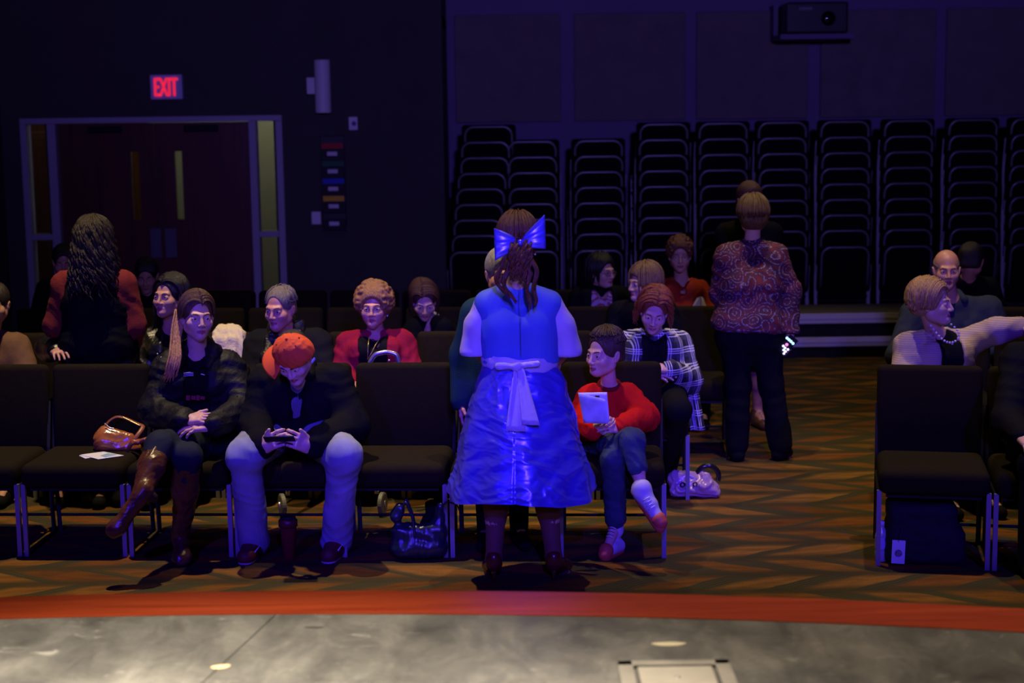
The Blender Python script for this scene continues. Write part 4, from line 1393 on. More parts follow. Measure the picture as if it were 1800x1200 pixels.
# ================================================================== woman in the blue dress, her back to the stage
def build_dress():
    base = (0.035, 7.27)
    p = Person('woman in a blue satin dress standing with her back turned before the front row', base, math.pi, 1.0, STAND,
               dict(head=(909, 428, 7.24), shl=(971, 520, 7.27), shr=(851, 520, 7.27), ell=(996, 608, 7.30), elr=(834, 608, 7.30), wrl=(975, 640, 7.5), wrr=(860, 640, 7.5),
                    hpl=(950, 690, 7.27), hpr=(882, 690, 7.27), knl=(958, 838, 7.27), knr=(874, 838, 7.27), anl=(973, 978, 7.27), anr=(868, 982, 7.27),
                    tol=(996, 1012, 7.40), tor=(858, 1012, 7.42)), hyaw=math.pi + .08, hp=.18, kind='f', q='hi', hairc=hair_mat('hair_auburn', (0.13, 0.042, 0.016), .38))
    J = p.J
    J['pelvis'] = W(916, 668, 7.27); J['chest'] = W(912, 575, 7.27)
    p.hand('l', (-.3, .9, -.1), (-.6, 0, -.6)); p.hand('r', (.3, .9, -.1), (.6, 0, -.6))
    p.mb = MB()
    V, F = soft_mesh(prims(J, ('torso', 'neck', 'arms', 'legs'), -.004, .96, fem=True) + feet_prims(J), (), p.h); p.mb.merge(V, F, 0)
    V, F, mi = HEADS[('f', 'hi')]; p.mb.merge(V @ p.hR.T + J['head'], F, mi)
    p.hand('l', (-.3, .9, -.1), (-.6, 0, -.6)); p.hand('r', (.3, .9, -.1), (.6, 0, -.6))
    p.body()
    # bodice
    N = J['neck']
    p.b = .98
    p.wear('bodice', M_dress, ('torso',), .016, [el(N + np.array([0, 0, .075]), (.085, .12, .075), None, .02), bxp((J['pelvis'][0], J['pelvis'][1], .5), (.5, .5, .535), None, .01, .01)],
           wr=(4, 9, .0022), h=.009)
    z0 = MB().tube([W(914, 505, 7.125), W(915, 560, 7.118), W(916, 625, 7.13)], .002, 5)
    p.mesh('zip_seam', M_dress, z0)
    # sheer sleeves, full at the elbow
    for a, sx in (('l', 1), ('r', -1)):
        s_, e_ = J['sh' + a], J['el' + a]
        out = np.array([sx * 1.0, 0, 0])
        A = [rc(s_ + out * .012, s_ * .5 + e_ * .5 + out * .008, .052, .066, .03), rc(s_ * .5 + e_ * .5 + out * .008, e_ + out * .0 + np.array([0, 0, -.012]), .066, .070, .03),
             el(e_ + np.array([0, 0, -.03]), (.066, .07, .03), None, .02)]
        p.soft('sleeve', M_sheer, A, [bxp((e_[0], e_[1], e_[2] - .2), (.3, .3, .155), None, .01, .01)], .008, (11 + sx, 16, .003, (1, 1, .35)))
    # skirt: flared satin with pressed folds
    cx, cy = W(914, 640, 7.27)[0], 7.27
    prof = [(1.050, .160, .122), (1.00, .178, .138), (.95, .203, .155), (.85, .234, .190), (.72, .268, .235), (.58, .303, .285), (.46, .334, .325), (.425, .341, .333)]
    zs = np.linspace(1.05, .425, 130); th = np.linspace(0, 2 * math.pi, 300, endpoint=False)
    pz = np.array([q[0] for q in prof])[::-1]
    ra = np.interp(zs, pz, np.array([q[1] for q in prof])[::-1]); rb = np.interp(zs, pz, np.array([q[2] for q in prof])[::-1])
    Z, T = np.meshgrid(zs, th, indexing='ij')
    v = (1.05 - Z) / .625
    mod = 1 + .035 * v * np.sin(T * 7 + 1.2 * np.sin(T * 2)) + .012 * v * np.sin(T * 13 + 2) - .03 * np.exp(-((np.mod(T + math.pi / 2 + .12, 2 * math.pi)) / .12) ** 2) * v
    P = np.stack([cx + ra[:, None] * np.cos(T) * mod, cy + rb[:, None] * np.sin(T) * mod, Z + .018 * v ** 3 * np.sin(T * 3 + .6)], 2)
    # crumples in the satin
    from mathutils import noise as mn
    flat = P.reshape(-1, 3)
    amp = np.empty(len(flat))
    for i, c in enumerate(flat):
        w0 = mn.noise(Vector((c[0] * 4, c[1] * 4, c[2] * 4))) * 1.6
        u = Vector((c[0] * 7 + w0, c[1] * 7, c[2] * 17.0 + c[0] * 4 + w0))
        w = Vector((c[0] * 20 - c[2] * 10 + w0 * 2, c[1] * 20, c[2] * 34 + c[0] * 12))
        a = 1 - abs(mn.noise(u)) * 2.4; b_ = 1 - abs(mn.noise(w + Vector((7, 3, 1)))) * 2.2
        amp[i] = .0065 * max(0, a) ** 2 + .0020 * max(0, b_) ** 2 + .016 * mn.noise(Vector((c[0] * 5, c[1] * 5, c[2] * 5))) + .008 * mn.noise(Vector((c[0] * 9 + w0 * 2 + 5, c[1] * 9, c[2] * 15 - c[0] * 6)))
    nd = np.stack([np.cos(T) , np.sin(T), 0 * T], 2).reshape(-1, 3)
    P = (flat + nd * (amp * (1 - .2 * np.clip(v.reshape(-1), 0, 1)))[:, None]).reshape(P.shape)
    V = P.reshape(-1, 3); n = 300
    inner = P[::6] * 1.0
    F = [(i * n + k, i * n + (k + 1) % n, (i + 1) * n + (k + 1) % n, (i + 1) * n + k) for i in range(129) for k in range(n)]
    mb = MB().merge(V, F)
    # inside layer so the hem has thickness
    V2 = np.concatenate([P[-1] , (P[-1] - np.array([cx, cy, 0])) * np.array([.97, .97, 1]) + np.array([cx, cy, .004]), (P[10] - np.array([cx, cy, 0])) * np.array([.93, .93, 1]) + np.array([cx, cy, 0])])
    mb.merge(V2, [(i * n + k, (i + 1) * n + k, (i + 1) * n + (k + 1) % n, i * n + (k + 1) % n) for i in range(2) for k in range(n)])
    p.mesh('skirt', M_satin, mb)
    # sash and bow
    sz = 1.045
    a = np.linspace(0, 2 * math.pi, 64, endpoint=False)
    rows = []
    for dz, g in ((-.032, 1.06), (0, 1.10), (.032, 1.05)):
        rows.append(np.stack([cx + .165 * g * np.cos(a), cy + .13 * g * np.sin(a), sz + dz + .01 * np.sin(a * 2 + 1) + .004 * np.sin(9 * a)], 1))
    R = np.stack(rows)
    mb = MB().merge(R.reshape(-1, 3), [(i * 64 + k, i * 64 + (k + 1) % 64, (i + 1) * 64 + (k + 1) % 64, (i + 1) * 64 + k) for i in range(2) for k in range(64)])
    sash = p.mesh('sash', M_sash, mb)
    kx = W(909, 645, 7.1)
    yb = cy - .155
    p.soft('knot', M_sash, [el((kx[0], yb - .012, kx[2]), (.026, .02, .022), None, .01), rc((kx[0] - .085, yb, kx[2] + .004), (kx[0], yb - .01, kx[2]), .018, .014, .01), rc((kx[0] + .09, yb, kx[2] + .012), (kx[0], yb - .01, kx[2]), .016, .013, .01)], (), .006, (3, 40, .003), sash)
    for (xa, xb, x2a, x2b, yb_, dd) in ((903, 914, 889, 925, 757, 0), (908, 920, 918, 949, 746, .006)):
        rows = []
        for q in np.linspace(0, 1, 12):
            y_ = 645 + (yb_ - 645) * q
            d = 7.105 - .16 * q * .62 - dd
            A_, B_ = W(xa + (x2a - xa) * q, y_, d), W(xb + (x2b - xb) * q, y_ + 1.5 * q, d)
            rows.append([A_ * (1 - u) + B_ * u + np.array([0, -.004 * math.sin(u * 9 + q * 3), 0]) for u in np.linspace(0, 1, 7)])
        p.mesh('sash_tail', M_sash, MB().sheet(np.array(rows), .0025), sash)
    # hair: swept up at the crown, gathered under the bow, curls down the back
    H = [cap(.014, .05, -.02, -.075, grow=(0.0, .012, .012), back=.01, h=.005)]
    H.append(strands(90, -1.7, 1.7, 1.75, .0, .0065, .002, 2, 5, (.091, .122, .112), th0=.25))
    rs = np.random.RandomState(3)
    tails = []
    for i in range(70):
        x0 = rs.uniform(-.05, .05); ph = rs.rand() * 6; L = rs.uniform(.12, .2); fq = rs.uniform(10, 16)
        tails.append([(x0 * (1 - .25 * q) + .012 * math.sin(q * fq + ph) * (.3 + q), .118 + .034 * math.sin(q * 3.1) + .012 * math.cos(q * fq + ph) + (i % 5) * .005, .01 - L * q) for q in np.linspace(0, 1, 14)])
    for x0, L, bend, k in ((-.02, .27, -.05, 7), (.012, .255, .055, 6), (.03, .235, .07, 5), (-.005, .285, -.03, 6)):
        for i in range(k):
            ph = rs.rand() * .9; dx = rs.uniform(-.006, .006)
            tails.append([(x0 + dx + bend * math.sin(q * 2.6) + .018 * math.sin(q * 11 + ph) * q, .13 + dx + .02 * math.sin(q * 3) + .014 * math.cos(q * 11 + ph) * q, -.02 - L * q * rs.uniform(.97, 1.03)) for q in np.linspace(0, 1, 14)])
    H.append(tube_hair(tails, .0068))
    p.hair(H)
    # satin bow
    bc = np.array([0.0, .145, -.012])
    bow = MB()
    for s, hgt, ang in ((1, .066, .05), (-1, .070, .30)):
        rows = []
        for u in np.linspace(0, 1, 12):
            hw = .010 + hgt * u ** .75
            col = []
            for w_ in np.linspace(-1, 1, 13):
                x = s * (.006 + .108 * u); z = w_ * hw * .95 + (.02 if s < 0 else .0) * u
                y = .018 * math.sin(u * 2.6) * (1 - w_ * w_ * .5) + .004 * math.sin(w_ * 11 + u * 2) * u
                xr, zr = x * math.cos(ang * s) - z * math.sin(ang * s) * 0 , z - s * x * math.sin(ang) * (-1 if s < 0 else 0) * 0 + (x * s) * (.15 if s < 0 else -.10) * 0
                col.append(bc + np.array([x, y, z + u * (.028 if s < 0 else -.004)]))
            rows.append(col)
        bow.sheet(np.array(rows), .006)
    V = np.concatenate(bow.v); bow.v = [p.hl(V)]
    ob = p.mesh('hair_bow', M_satin, bow)
    kb = soft_mesh([el(bc + np.array([0, .012, 0]), (.014, .016, .016), None, .01)], (), .004)
    p.mesh('bow_knot', M_satin, MB().merge(p.hl(kb[0]), kb[1]), ob)
    p.mesh('earring', M_pearl, MB().sphere(p.hl((-.079, .02, -.052)), .005, 6))
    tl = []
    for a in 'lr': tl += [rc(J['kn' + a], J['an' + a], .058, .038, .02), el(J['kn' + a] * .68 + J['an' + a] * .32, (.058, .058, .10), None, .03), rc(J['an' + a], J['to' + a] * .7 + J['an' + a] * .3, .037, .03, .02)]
    p.soft('leg_layer', mat('dark_leg_layer', (0.16, 0.06, 0.05), .55), tl, (), .008)  # dark brown layer added over the lower legs
    # court shoes with heels
    M_shoe = mat('dark_red_patent', (0.10, 0.008, 0.010), .25, spec=.6)
    for a in 'lr':
        A_, T_ = J['an' + a], J['to' + a]
        hp = np.array([A_[0], A_[1] - .02, .085]); tp = np.array([T_[0], T_[1], .028])
        A = [rc(hp + np.array([0, 0, .0]), (hp + tp) / 2, .036, .036, .02), rc((hp + tp) / 2, tp, .036, .030, .02), rc(hp, hp + np.array([0, -.004, .03]), .036, .034, .02)]
        o = p.soft('shoe', M_shoe, A, [rc(A_ + np.array([0, .02, .03]), (A_ + T_) / 2 + np.array([0, .02, .06]), .034, .034, .012), bxp((hp[0], hp[1], -.2), (.4, .4, .2), None, .004, .004)], .005)
        p.mesh('heel', M_shoe, MB().tube([hp + np.array([0, -.012, -.01]), hp + np.array([0, -.014, -.05]), np.array([hp[0], hp[1] - .016, 0.001])], [.018, .009, .007], 8), o)
    return p


# ================================================================== front-row woman in the dark jacket
def build_jacket_woman():
    x, y = CH[(0, 2)]
    p = Person('woman in a dark hooded jacket and tall brown boots, legs crossed in the front row', (-1.60, y), 0.05, 1.0, SEAT,
               dict(head=(347, 556, 7.93), shl=(291, 636, 8.0), shr=(404, 632, 8.02), ell=(272, 722, 7.90), elr=(430, 714, 7.92), wrl=(326, 738, 7.66), wrr=(372, 748, 7.64),
                    hpl=(318, 772, 8.02), hpr=(368, 775, 8.02), knr=(280, 783, 7.52), anr=(247, 872, 7.30), tor=(200, 934, 7.26), knl=(330, 803, 7.55), anl=(318, 945, 7.70), tol=(320, 988, 7.58)),
               hyaw=.42, hp=.02, hr=.04, kind='f', q='hi', hairc=hair_mat('hair_ombre', (0.11, 0.055, 0.022), .4))
    J = p.J; up = np.array([0, 0, 1.0])
    p.hand('l', (.75, -.18, .12), (.15, .4, -1), curl=(.25, .3, .32, .35), thumb=(.6, .8, .1))
    p.hand('r', (-.85, -.25, -.02), (0, .35, -1), curl=(.35, .35, .4, .45), spread=1.5)
    p.body()
    p.wear('tshirt', M_blackcloth, ('torso',), .008, p.vneck(.10, .045), wr=(2, 14, .003))
    cut = p.open_front(.058, .05, .50, .01)
    p.wear('jacket', M_blackjkt, ('torso', 'arms'), .030, cut, wr=(5, 17, .008), h=.010, sleeve=.97, slv=.004)
    # hood lying on the shoulders
    N = J['neck']
    hood = [rc(J['shl'] * .55 + N * .45 + np.array([0, -.03, .045]), N + np.array([0, .085, .045]), .040, .055, .03), rc(J['shr'] * .6 + N * .4 + np.array([0, -.03, .045]), N + np.array([0, .085, .045]), .042, .055, .03),
            rc(J['shr'] * .6 + N * .4 + np.array([0, -.03, .045]), N + np.array([.08, -.12, -.06]), .038, .016, .03), rc(J['shl'] * .55 + N * .45 + np.array([0, -.03, .045]), N + np.array([-.07, -.12, -.06]), .036, .016, .03)]
    p.soft('hood', M_blackjkt, hood, (), .009, (8, 22, .006))
    for pt in ((407, 616, 7.86), (283, 628, 7.86), (277, 622, 7.87)):
        p.mesh('snap_button', M_metal, MB().sphere(W(*pt), .005, 6))
    # round patch on the sleeve
    pc_ = W(433, 652, 7.915)
    o = p.mesh('sleeve_patch', mat('patch_grey', (0.35, 0.33, 0.36), .6), MB().lathe([(.001, .004), (.016, .004), (.018, .001), (.018, -.012)], 24, (0, 0, 0), 'y').merge(np.zeros((0, 3)), []))
    o.data.transform(Matrix.Translation(Vector(pc_ - J['base'])) @ Matrix.Rotation(.5, 4, 'Z'))
    o2 = p.mesh('patch_ring', M_ink, MB().tube([(.011 * math.cos(t), -.0045, .011 * math.sin(t)) for t in np.linspace(0, 2 * math.pi, 20, endpoint=False)], .0018, 5, 0, True), o)
    o2.data.transform(Matrix.Translation(Vector(pc_ - J['base'])) @ Matrix.Rotation(.5, 4, 'Z'))
    # the print on the shirt: slanted strokes above, red block letters below
    pr_ = MB(); C0 = J['chest'] + J['facing'] * .0
    def front(px, py, d): return W(px, py, d)
    for i in range(3):
        pr_.tube([front(323, 656 + i * 2.6, 7.846), front(332, 654.5 + i * 2.6, 7.842), front(340, 655 + i * 2.4, 7.840)], .0022, 5)
    pr_.tube([front(353, 657, 7.84), front(360, 659, 7.845)], .003, 5)
    p.mesh('shirt_script', mat('print_lilac', (0.6, 0.56, 0.7), .6), pr_)
    rb = MB()
    for bx0, bw, bh in ((327, 7, 9), (336, 8, 7), (345, 6, 9), (352, 8, 6)):
        c_ = front(bx0 + bw / 2, 699, 7.838); rb.box(c_, (bw / 357., .004, bh / 357.), (0, .1, 0))
    p.mesh('shirt_print', mat('print_red', (0.28, 0.02, 0.03), .7), rb, smooth=False)
    # legs
    p.wear('jeans', M_navy, ('legs',), .010, (), [rc(J['hpl'], J['hpr'], .12, .12, .03)], wr=(3, 16, .004), leg=.22)
    for a in 'lr':
        k, n, t = J['kn' + a], J['an' + a], J['to' + a]
        d = t - n; d /= np.linalg.norm(d)
        A = [rc(k * .93 + n * .07 + np.array([0, .0, -.005]), k * .6 + n * .4, .064, .066, .02), rc(k * .6 + n * .4, n, .064, .042, .02), rc(n - d * .035, t, .042, .034, .02), el(t - d * .03, (.045, .045, .036), None, .03)]
        sb = []
        if a == 'l':
            A.append(rc(np.array([n[0], n[1] + .02, .03]), np.array([n[0], n[1] + .02, .06]), .036, .04, .02)); sb = [bxp((n[0], n[1], -.2), (.4, .4, .2), None, .004, .004)]
        bo = p.soft('boot', M_boot, A, sb, .007, (13, 24, .004))
        dn = np.array([0, 0, -1.0]); dn = dn - d * (dn @ d); dn /= np.linalg.norm(dn)
        hc = n - d * .028 + dn * .035
        if a == 'l': hc = np.array([n[0], n[1] + .03, .02])
        p.soft('heel', mat('boot_heel', (0.03, 0.012, 0.008), .4), [rc(hc, hc + dn * .016, .026, .024, .01)], [bxp((n[0], n[1], -.2), (.4, .4, .2), None, .004, .004)], .005, None, bo)
    # hair: parted, long lock over the image-left shoulder
    H = [cap(.006, .062, -.004, -.06, h=.005), swept(110, .006, .03, .0055, .001, 8, (.085, .104, .097))]
    p.hair(H)
    lock = []
    rs = np.random.RandomState(5)
    for i in range(34):
        o_ = rs.normal(0, .5, 2)
        P = [(318, 545, 7.97), (311, 575, 7.93), (308, 600, 7.90), (308, 625, 7.86), (304, 645, 7.84), (297 + rs.uniform(-8, 6), 668 + rs.uniform(-14, 4), 7.84)]
        w_ = [8, 7, 6, 8, 9, 7]
        lock.append([W(a + o_[0] * ww, b + o_[1] * 3, d + o_[1] * .02) for (a, b, d), ww in zip(P, w_)])
    V, F = tube_hair(lock, .0075)
    p.mesh('hair_lock', hair_mat('hair_blond_ends', (0.58, 0.30, 0.09), .35), MB().merge(V, F))
    return p


# ================================================================== man with the orange cap
def build_cap_man():
    x, y = CH[(0, 3)]
    p = Person('man in an orange cap and light jeans bent over his phone in the front row', (-1.09, y), 0.0, 1.02, SEAT,
               dict(head=(516, 628, 7.66), shl=(463, 662, 7.88), shr=(592, 660, 7.88), ell=(449, 748, 7.80), elr=(620, 748, 7.80), wrl=(463, 784, 7.50), wrr=(546, 784, 7.50),
                    hpl=(482, 760, 8.0), hpr=(553, 760, 8.0), knl=(430, 800, 7.50), knr=(604, 800, 7.50), anl=(446, 945, 7.74), anr=(592, 945, 7.74), tol=(432, 982, 7.60), tor=(578, 982, 7.60)),
               hyaw=-.24, hp=.74, hr=-.08, kind='m', q='hi', b=1.08, hairc=hair_mat('hair_dark', (0.03, 0.02, 0.014)))
    J = p.J
    J['neck'] = (J['shl'] + J['shr']) / 2 + np.array([0, -.05, .055])
    p.mb = MB()
    V, F = soft_mesh(prims(J, ('torso', 'neck', 'arms', 'legs'), -.004, 1.08) + feet_prims(J), (), p.h); p.mb.merge(V, F, 0)
    V, F, mi = HEADS[('m', 'hi')]; p.mb.merge(V @ p.hR.T + J['head'], F, mi)
    p.hand('l', (.55, -.5, .35), (.75, .25, .2), curl=(.75, .8, .85, .9), thumb=(.35, .9, .25), tb=.1)
    p.hand('r', (-.55, -.5, .35), (-.75, .25, .2), curl=(.75, .8, .85, .9), thumb=(.35, .9, .25), tb=.1)
    p.body()
    p.hair([cap(.006, .045, 0, -.055)])
    p.wear('tshirt', cloth('grey_tshirt', (0.12, 0.12, 0.15)), ('torso',), .008, p.vneck(.06, .04), wr=(2, 14, .003))
    p.wear('jacket', cloth('black_wool', (0.005, 0.005, 0.006)), ('torso', 'arms'), .030, p.vneck(.30, .035), wr=(15, 12, .006), h=.011, sleeve=.95, slv=.010)
    N = J['neck']
    p.soft('collar', cloth('black_wool', (0, 0, 0)), [rc(N + np.array([-.06, -.05, .0]), N + np.array([-.045, .05, .035]), .03, .035, .02), rc(N + np.array([.06, -.05, .0]), N + np.array([.045, .05, .035]), .03, .035, .02), rc(N + np.array([-.05, .055, .035]), N + np.array([.05, .055, .035]), .035, None, .02)], (), .008)
    p.wear('jeans', M_jeans, ('legs',), .014, (), [rc(J['hpl'], J['hpr'], .125, .125, .03)] + [rc(J['hp' + a], J['kn' + a] + np.array([0, .04, -.008]), .105, .084, .05) for a in 'lr'], wr=(22, 13, .0035), h=.008, leg=1.04, flare=.026)
    M_sn = mat('dark_red_sneaker', (0.10, 0.008, 0.012), .6)
    for a in 'lr':
        o = p.sole_shoe(a, M_sn, mat('sneaker_sole', (0.5, 0.45, 0.5), .6), t=.022)
        T_, A_ = J['to' + a], J['an' + a]
        c = T_ * .55 + A_ * .45
        sgn = 1
        pts = [(-.03, .012), (-.012, .0), (0.0, -.012), (.012, -.004), (.05, .036), (.012, .010), (.0, .002), (-.014, .008)]
        sw_ = MB().prism(pts, .003)
        V = np.concatenate(sw_.v); V = V @ rot(.35).T
        sw_.v = [V @ rot(.45).T * .8 + np.array([T_[0] + .036, T_[1] + .012, .050])]
        p.mesh('side_stripe', mat('stripe_white', (0.7, 0.66, 0.7), .5), sw_, o, smooth=False)
    # cap
    A = [el((0, .018, .045), (.089, .108, .098), None, .01), rc((0, .01, -.002), (0, .02, .0), .0895, .091, .01)]
    V, F = soft_mesh(A, [bxp((0, 0, -.137), (.3, .3, .15), rot(0, .14, 0), .005, .008)], .005)
    V = V + vnormals(V, F) * (folds(V, 3, 26, .0022) + .0016 * np.cos(np.arctan2(V[:, 0], V[:, 1] - .018) * 6) ** 8 * -1)[:, None]
    T = rot(-1.7, 0, 0)       # worn turned a little sideways
    cp = p.mesh('cap', M_orange, MB().merge(p.hl(V @ T.T), F))
    rows = []
    for u in np.linspace(0, 1, 10):
        r_ = []
        for w_ in np.linspace(-1, 1, 17):
            a = w_ * 1.05
            rad = .088 + u * .070 * math.cos(a * .86) ** .6
            r_.append((rad * math.sin(a), .018 - rad * 1.16 * math.cos(a), .022 - .020 * u - .018 * w_ * w_ * u - .012 * w_ * w_))
        rows.append(r_)
    sb = MB().sheet(np.array(rows), .004); sb.v = [p.hl(np.concatenate(sb.v) @ T.T)]
    p.mesh('visor', M_orange, sb, cp)
    p.mesh('top_button', M_orange, MB().sphere(p.hl(np.array((0, .018, .145)) @ T.T), .007, 6, 0, (1, 1, .6)), cp)
    for a in range(6):
        th = a * math.pi / 3 + .5
        p.mesh('eyelet', M_ink, MB().sphere(p.hl(np.array((.050 * math.sin(th), .018 + .060 * math.cos(th), .126)) @ T.T), .0035, 5), cp)
    # small woven badge at the back of the cap
    V, F = soft_mesh([bxp((0, 0, 0), (.015, .003, .0085), None, .003, .002)], (), .002)
    az = 2.9                      # angle from the visor
    c = np.array((.0905 * math.sin(az), .018 - .1095 * math.cos(az), .018))
    V = V @ rot(az).T + c
    p.mesh('cap_badge', mat('badge_lilac', (0.5, 0.5, 0.75), .5), MB().merge(p.hl(V @ T.T), F), cp)
    return p, cp


# ================================================================== boy with the booklet
def build_boy():
    p = Person('boy in a red sweater with a booklet on his crossed legs, front row', (0.50, CH[(0, 6)][1]), -.05, .80, SEAT,
               dict(head=(1062, 621, 7.82), shl=(1034, 692, 7.90), shr=(1108, 690, 7.90), ell=(1016, 738, 7.78), elr=(1133, 732, 7.80), wrl=(1042, 756, 7.62), wrr=(1092, 752, 7.62),
                    pelvis=(1072, 775, 7.98), hpl=(1050, 782, 7.96), hpr=(1095, 782, 7.96), knl=(1110, 776, 7.52), anl=(1130, 868, 7.42), tol=(1160, 916, 7.36), knr=(1078, 806, 7.56), anr=(1082, 925, 7.68), tor=(1064, 972, 7.58)),
               hyaw=-.82, hp=.04, hr=.0, hs=.97, kind='c', q='hi', hairc=hair_mat('hair_brown', (0.075, 0.04, 0.018), .5))
    J = p.J
    p.hand('l', (.7, -.45, .2), (.2, .6, .5), curl=(.6, .6, .6, .6), thumb=(.5, .8, .3))
    p.hand('r', (-.7, -.4, .15), (-.1, .6, -.5), curl=(.45, .5, .5, .5), thumb=(.5, .8, .3))
    p.body()
    p.hair([cap(.008, .062, .0, -.045, h=.0045), strands(170, -3.1, 3.1, .92, .0, .0045, .004, 1.5, 4, (.088, .106, .104), th0=.0, pts=8), strands(120, -1.9, 1.9, 1.3, .0, .004, .003, 1.5, 5, (.086, .104, .099), th0=.5, pts=8)])
    p.wear('sweater', M_redknit, ('torso', 'arms'), .022, p.vneck(.035, .04), wr=(6, 20, .006), h=.008, sleeve=.97, slv=.012)
    N = J['neck']
    a = np.linspace(0, 2 * math.pi, 24, endpoint=False)
    p.mesh('collar', M_darkred, MB().tube(np.stack([N[0] + .052 * np.cos(a), N[1] - .005 + .052 * np.sin(a), N[2] + .006 + .018 * np.sin(a)], 1), .011, 8, 0, True))
    k, n = J['knl'], J['anl']
    A = prims(J, ('legs',), .016, 1.0, leg=.45)
    A = [rc(J['hpl'], J['knl'], .088, .066, .03), rc(J['knl'], J['knl'] * .52 + J['anl'] * .48, .062, .056, .02), rc(J['hpr'], J['knr'], .088, .066, .03), rc(J['knr'], J['knr'] * .12 + J['anr'] * .88, .060, .050, .02), rc(J['hpl'], J['hpr'], .10, .10, .03)]
    p.soft('jeans', M_blujeans, A, (), .008, (9, 22, .006))
    M_sh = mat('white_sneaker', (0.55, 0.50, 0.55), .6)
    for a in 'lr':
        o = p.sole_shoe(a, M_sh, mat('orange_sole', (0.60, 0.10, 0.05), .6), h=.0055, high=.03)
        T_, A_ = J['to' + a], J['an' + a]
        lc = MB(); d = (T_ - A_) / np.linalg.norm(T_ - A_)
        nrm = np.array([-.2, -.8, .5]); nrm -= d * (nrm @ d); nrm /= np.linalg.norm(nrm); sd = np.cross(d, nrm)
        for i in range(4):
            c = A_ + d * (.035 + .016 * i) + nrm * (.047 - .003 * i)
            lc.tube([c - sd * .018 - nrm * .006, c + nrm * .002, c + sd * .018 - nrm * .006], .0028, 5)
        p.soft('toe_cap', mat('orange_sole', (0, 0, 0)), [rc(T_ - d * .012 + np.array([0, 0, .003 if a == 'r' else 0]), T_ + d * .006, .037, .034, .01)], [bxp((T_[0], T_[1], -.2), (.4, .4, .2), None, .004, .003)], .005, None, o)
        p.mesh('laces', mat('lace_white', (0.7, 0.68, 0.7), .7), lc, o)
    return p


# ================================================================== second row
def build_plaid():
    p = Person('red-haired woman in a black and white plaid shirt looking down behind the boy', (0.80, CH[(1, 7)][1]), 0.0, 1.0, SEAT,
               dict(head=(1150, 546, 8.98), shl=(1103, 596, 9.16), shr=(1196, 596, 9.16), ell=(1098, 665, 9.10), elr=(1212, 668, 9.05), wrl=(1135, 660, 8.85), wrr=(1172, 648, 8.82), anl=(1115, 848, 9.35), anr=(1165, 848, 9.35), tol=(1115, 862, 9.24), tor=(1165, 862, 9.24)),
               hyaw=-.12, hp=.42, hr=.12, kind='f', q='hi', hairc=hair_mat('hair_red', (0.26, 0.062, 0.018), .4))
    J = p.J
    p.hand('l', (.7, -.3, .1), (.2, .3, -.8)); p.hand('r', (-.8, -.3, .1), (-.2, .3, -.8))
    p.body()
    p.wear('blouse', M_blackcloth, ('torso',), .010, p.vneck(.05, .045), wr=(2, 14, .003))
    p.wear('plaid_shirt', plaid_mat(), ('torso', 'arms'), .026, p.open_front(.068, .05, .5), wr=(6, 15, .005), h=.010, sleeve=.95, slv=.006)
    tail = []
    for q in np.linspace(0, 1, 10):
        tail.append([W(1198 + 16 * q + 26 * u, 672 + 84 * q - 8 * u * (1 - q), 9.1 - .10 * q + .02 * math.sin(u * 7)) for u in np.linspace(0, 1, 9)])
    p.mesh('shirt_tail', MATS['plaid_flannel'], MB().sheet(np.array(tail), .004))
    p.wear('trousers', M_blackcloth, ('legs',), .014, (), [rc(J['hpl'], J['hpr'], .12, .12, .03)], wr=None, leg=1.06, flare=.014)
    for a in 'lr': p.sole_shoe(a, M_blackcloth)
    p.hair([cap(.010, .060, -.01, -.06, h=.006), swept(110, .012, .12, .0075, .010, 4, (.092, .108, .103), .045, out=.015, freq=2.4), strands(50, -1.7, 1.7, 1.6, .11, .008, .011, 2.2, 4, (.092, .108, .101), th0=.05, out=.01)])
    return p


def build_magenta():
    p = Person('elderly woman with curly hair, glasses and a magenta cardigan in the second row', (-0.80, CH[(1, 4)][1]), 0.0, .97, SEAT,
               dict(head=(657, 540, 9.15), shl=(613, 597, 9.2), shr=(708, 594, 9.2), ell=(606, 665, 9.1), elr=(720, 662, 9.1), anl=(612, 845, 9.35), anr=(680, 845, 9.35), tol=(612, 860, 9.24), tor=(680, 860, 9.24)),
               hyaw=-.06, hp=.0, kind='f', skin='ruddy', q='hi', b=1.12, hairc=hair_mat('hair_curly_brown', (0.30, 0.135, 0.05), .5))
    J = p.J
    p.hand('l', (.5, -.8, 0), (0, 0, -1)); p.hand('r', (-.5, -.8, 0), (0, 0, -1))
    p.body()
    p.wear('black_top', M_blackcloth, ('torso',), .010, p.vneck(.09, .07), wr=None)
    p.wear('cardigan', M_magenta, ('torso', 'arms'), .026, p.open_front(.078, .055, .5), wr=(7, 13, .007), h=.010, sleeve=.95, slv=.006)
    p.wear('trousers', M_blackcloth, ('legs',), .014, (), [rc(J['hpl'], J['hpr'], .12, .12, .03)], wr=None, leg=1.06, flare=.014)
    for a in 'lr': p.sole_shoe(a, M_blackcloth)
    p.hair([cap(.020, .040, -.012, -.055, lump=330, seed=2, grow=(.012, .0, .010), h=.0048, lr=(.008, .015))])
    glasses(p, .021)
    N = J['neck']
    ch = MB()
    ch.tube([W(649, 592, 9.09), W(647, 608, 9.05), W(646, 632, 9.02)], .0025, 5); ch.tube([W(668, 594, 9.09), W(660, 606, 9.05), W(652, 622, 9.02), W(646, 632, 9.02)], .0025, 5)
    p.mesh('necklace', M_gold, ch)
    for pt in ((683, 613, 9.035), (684, 633, 9.02)):
        p.mesh('button', M_pearl, MB().sphere(W(*pt), .006, 6))
    p.mesh('earring', M_pearl, MB().sphere(p.hl((.078, 0, -.05)), .005, 6))
    return p


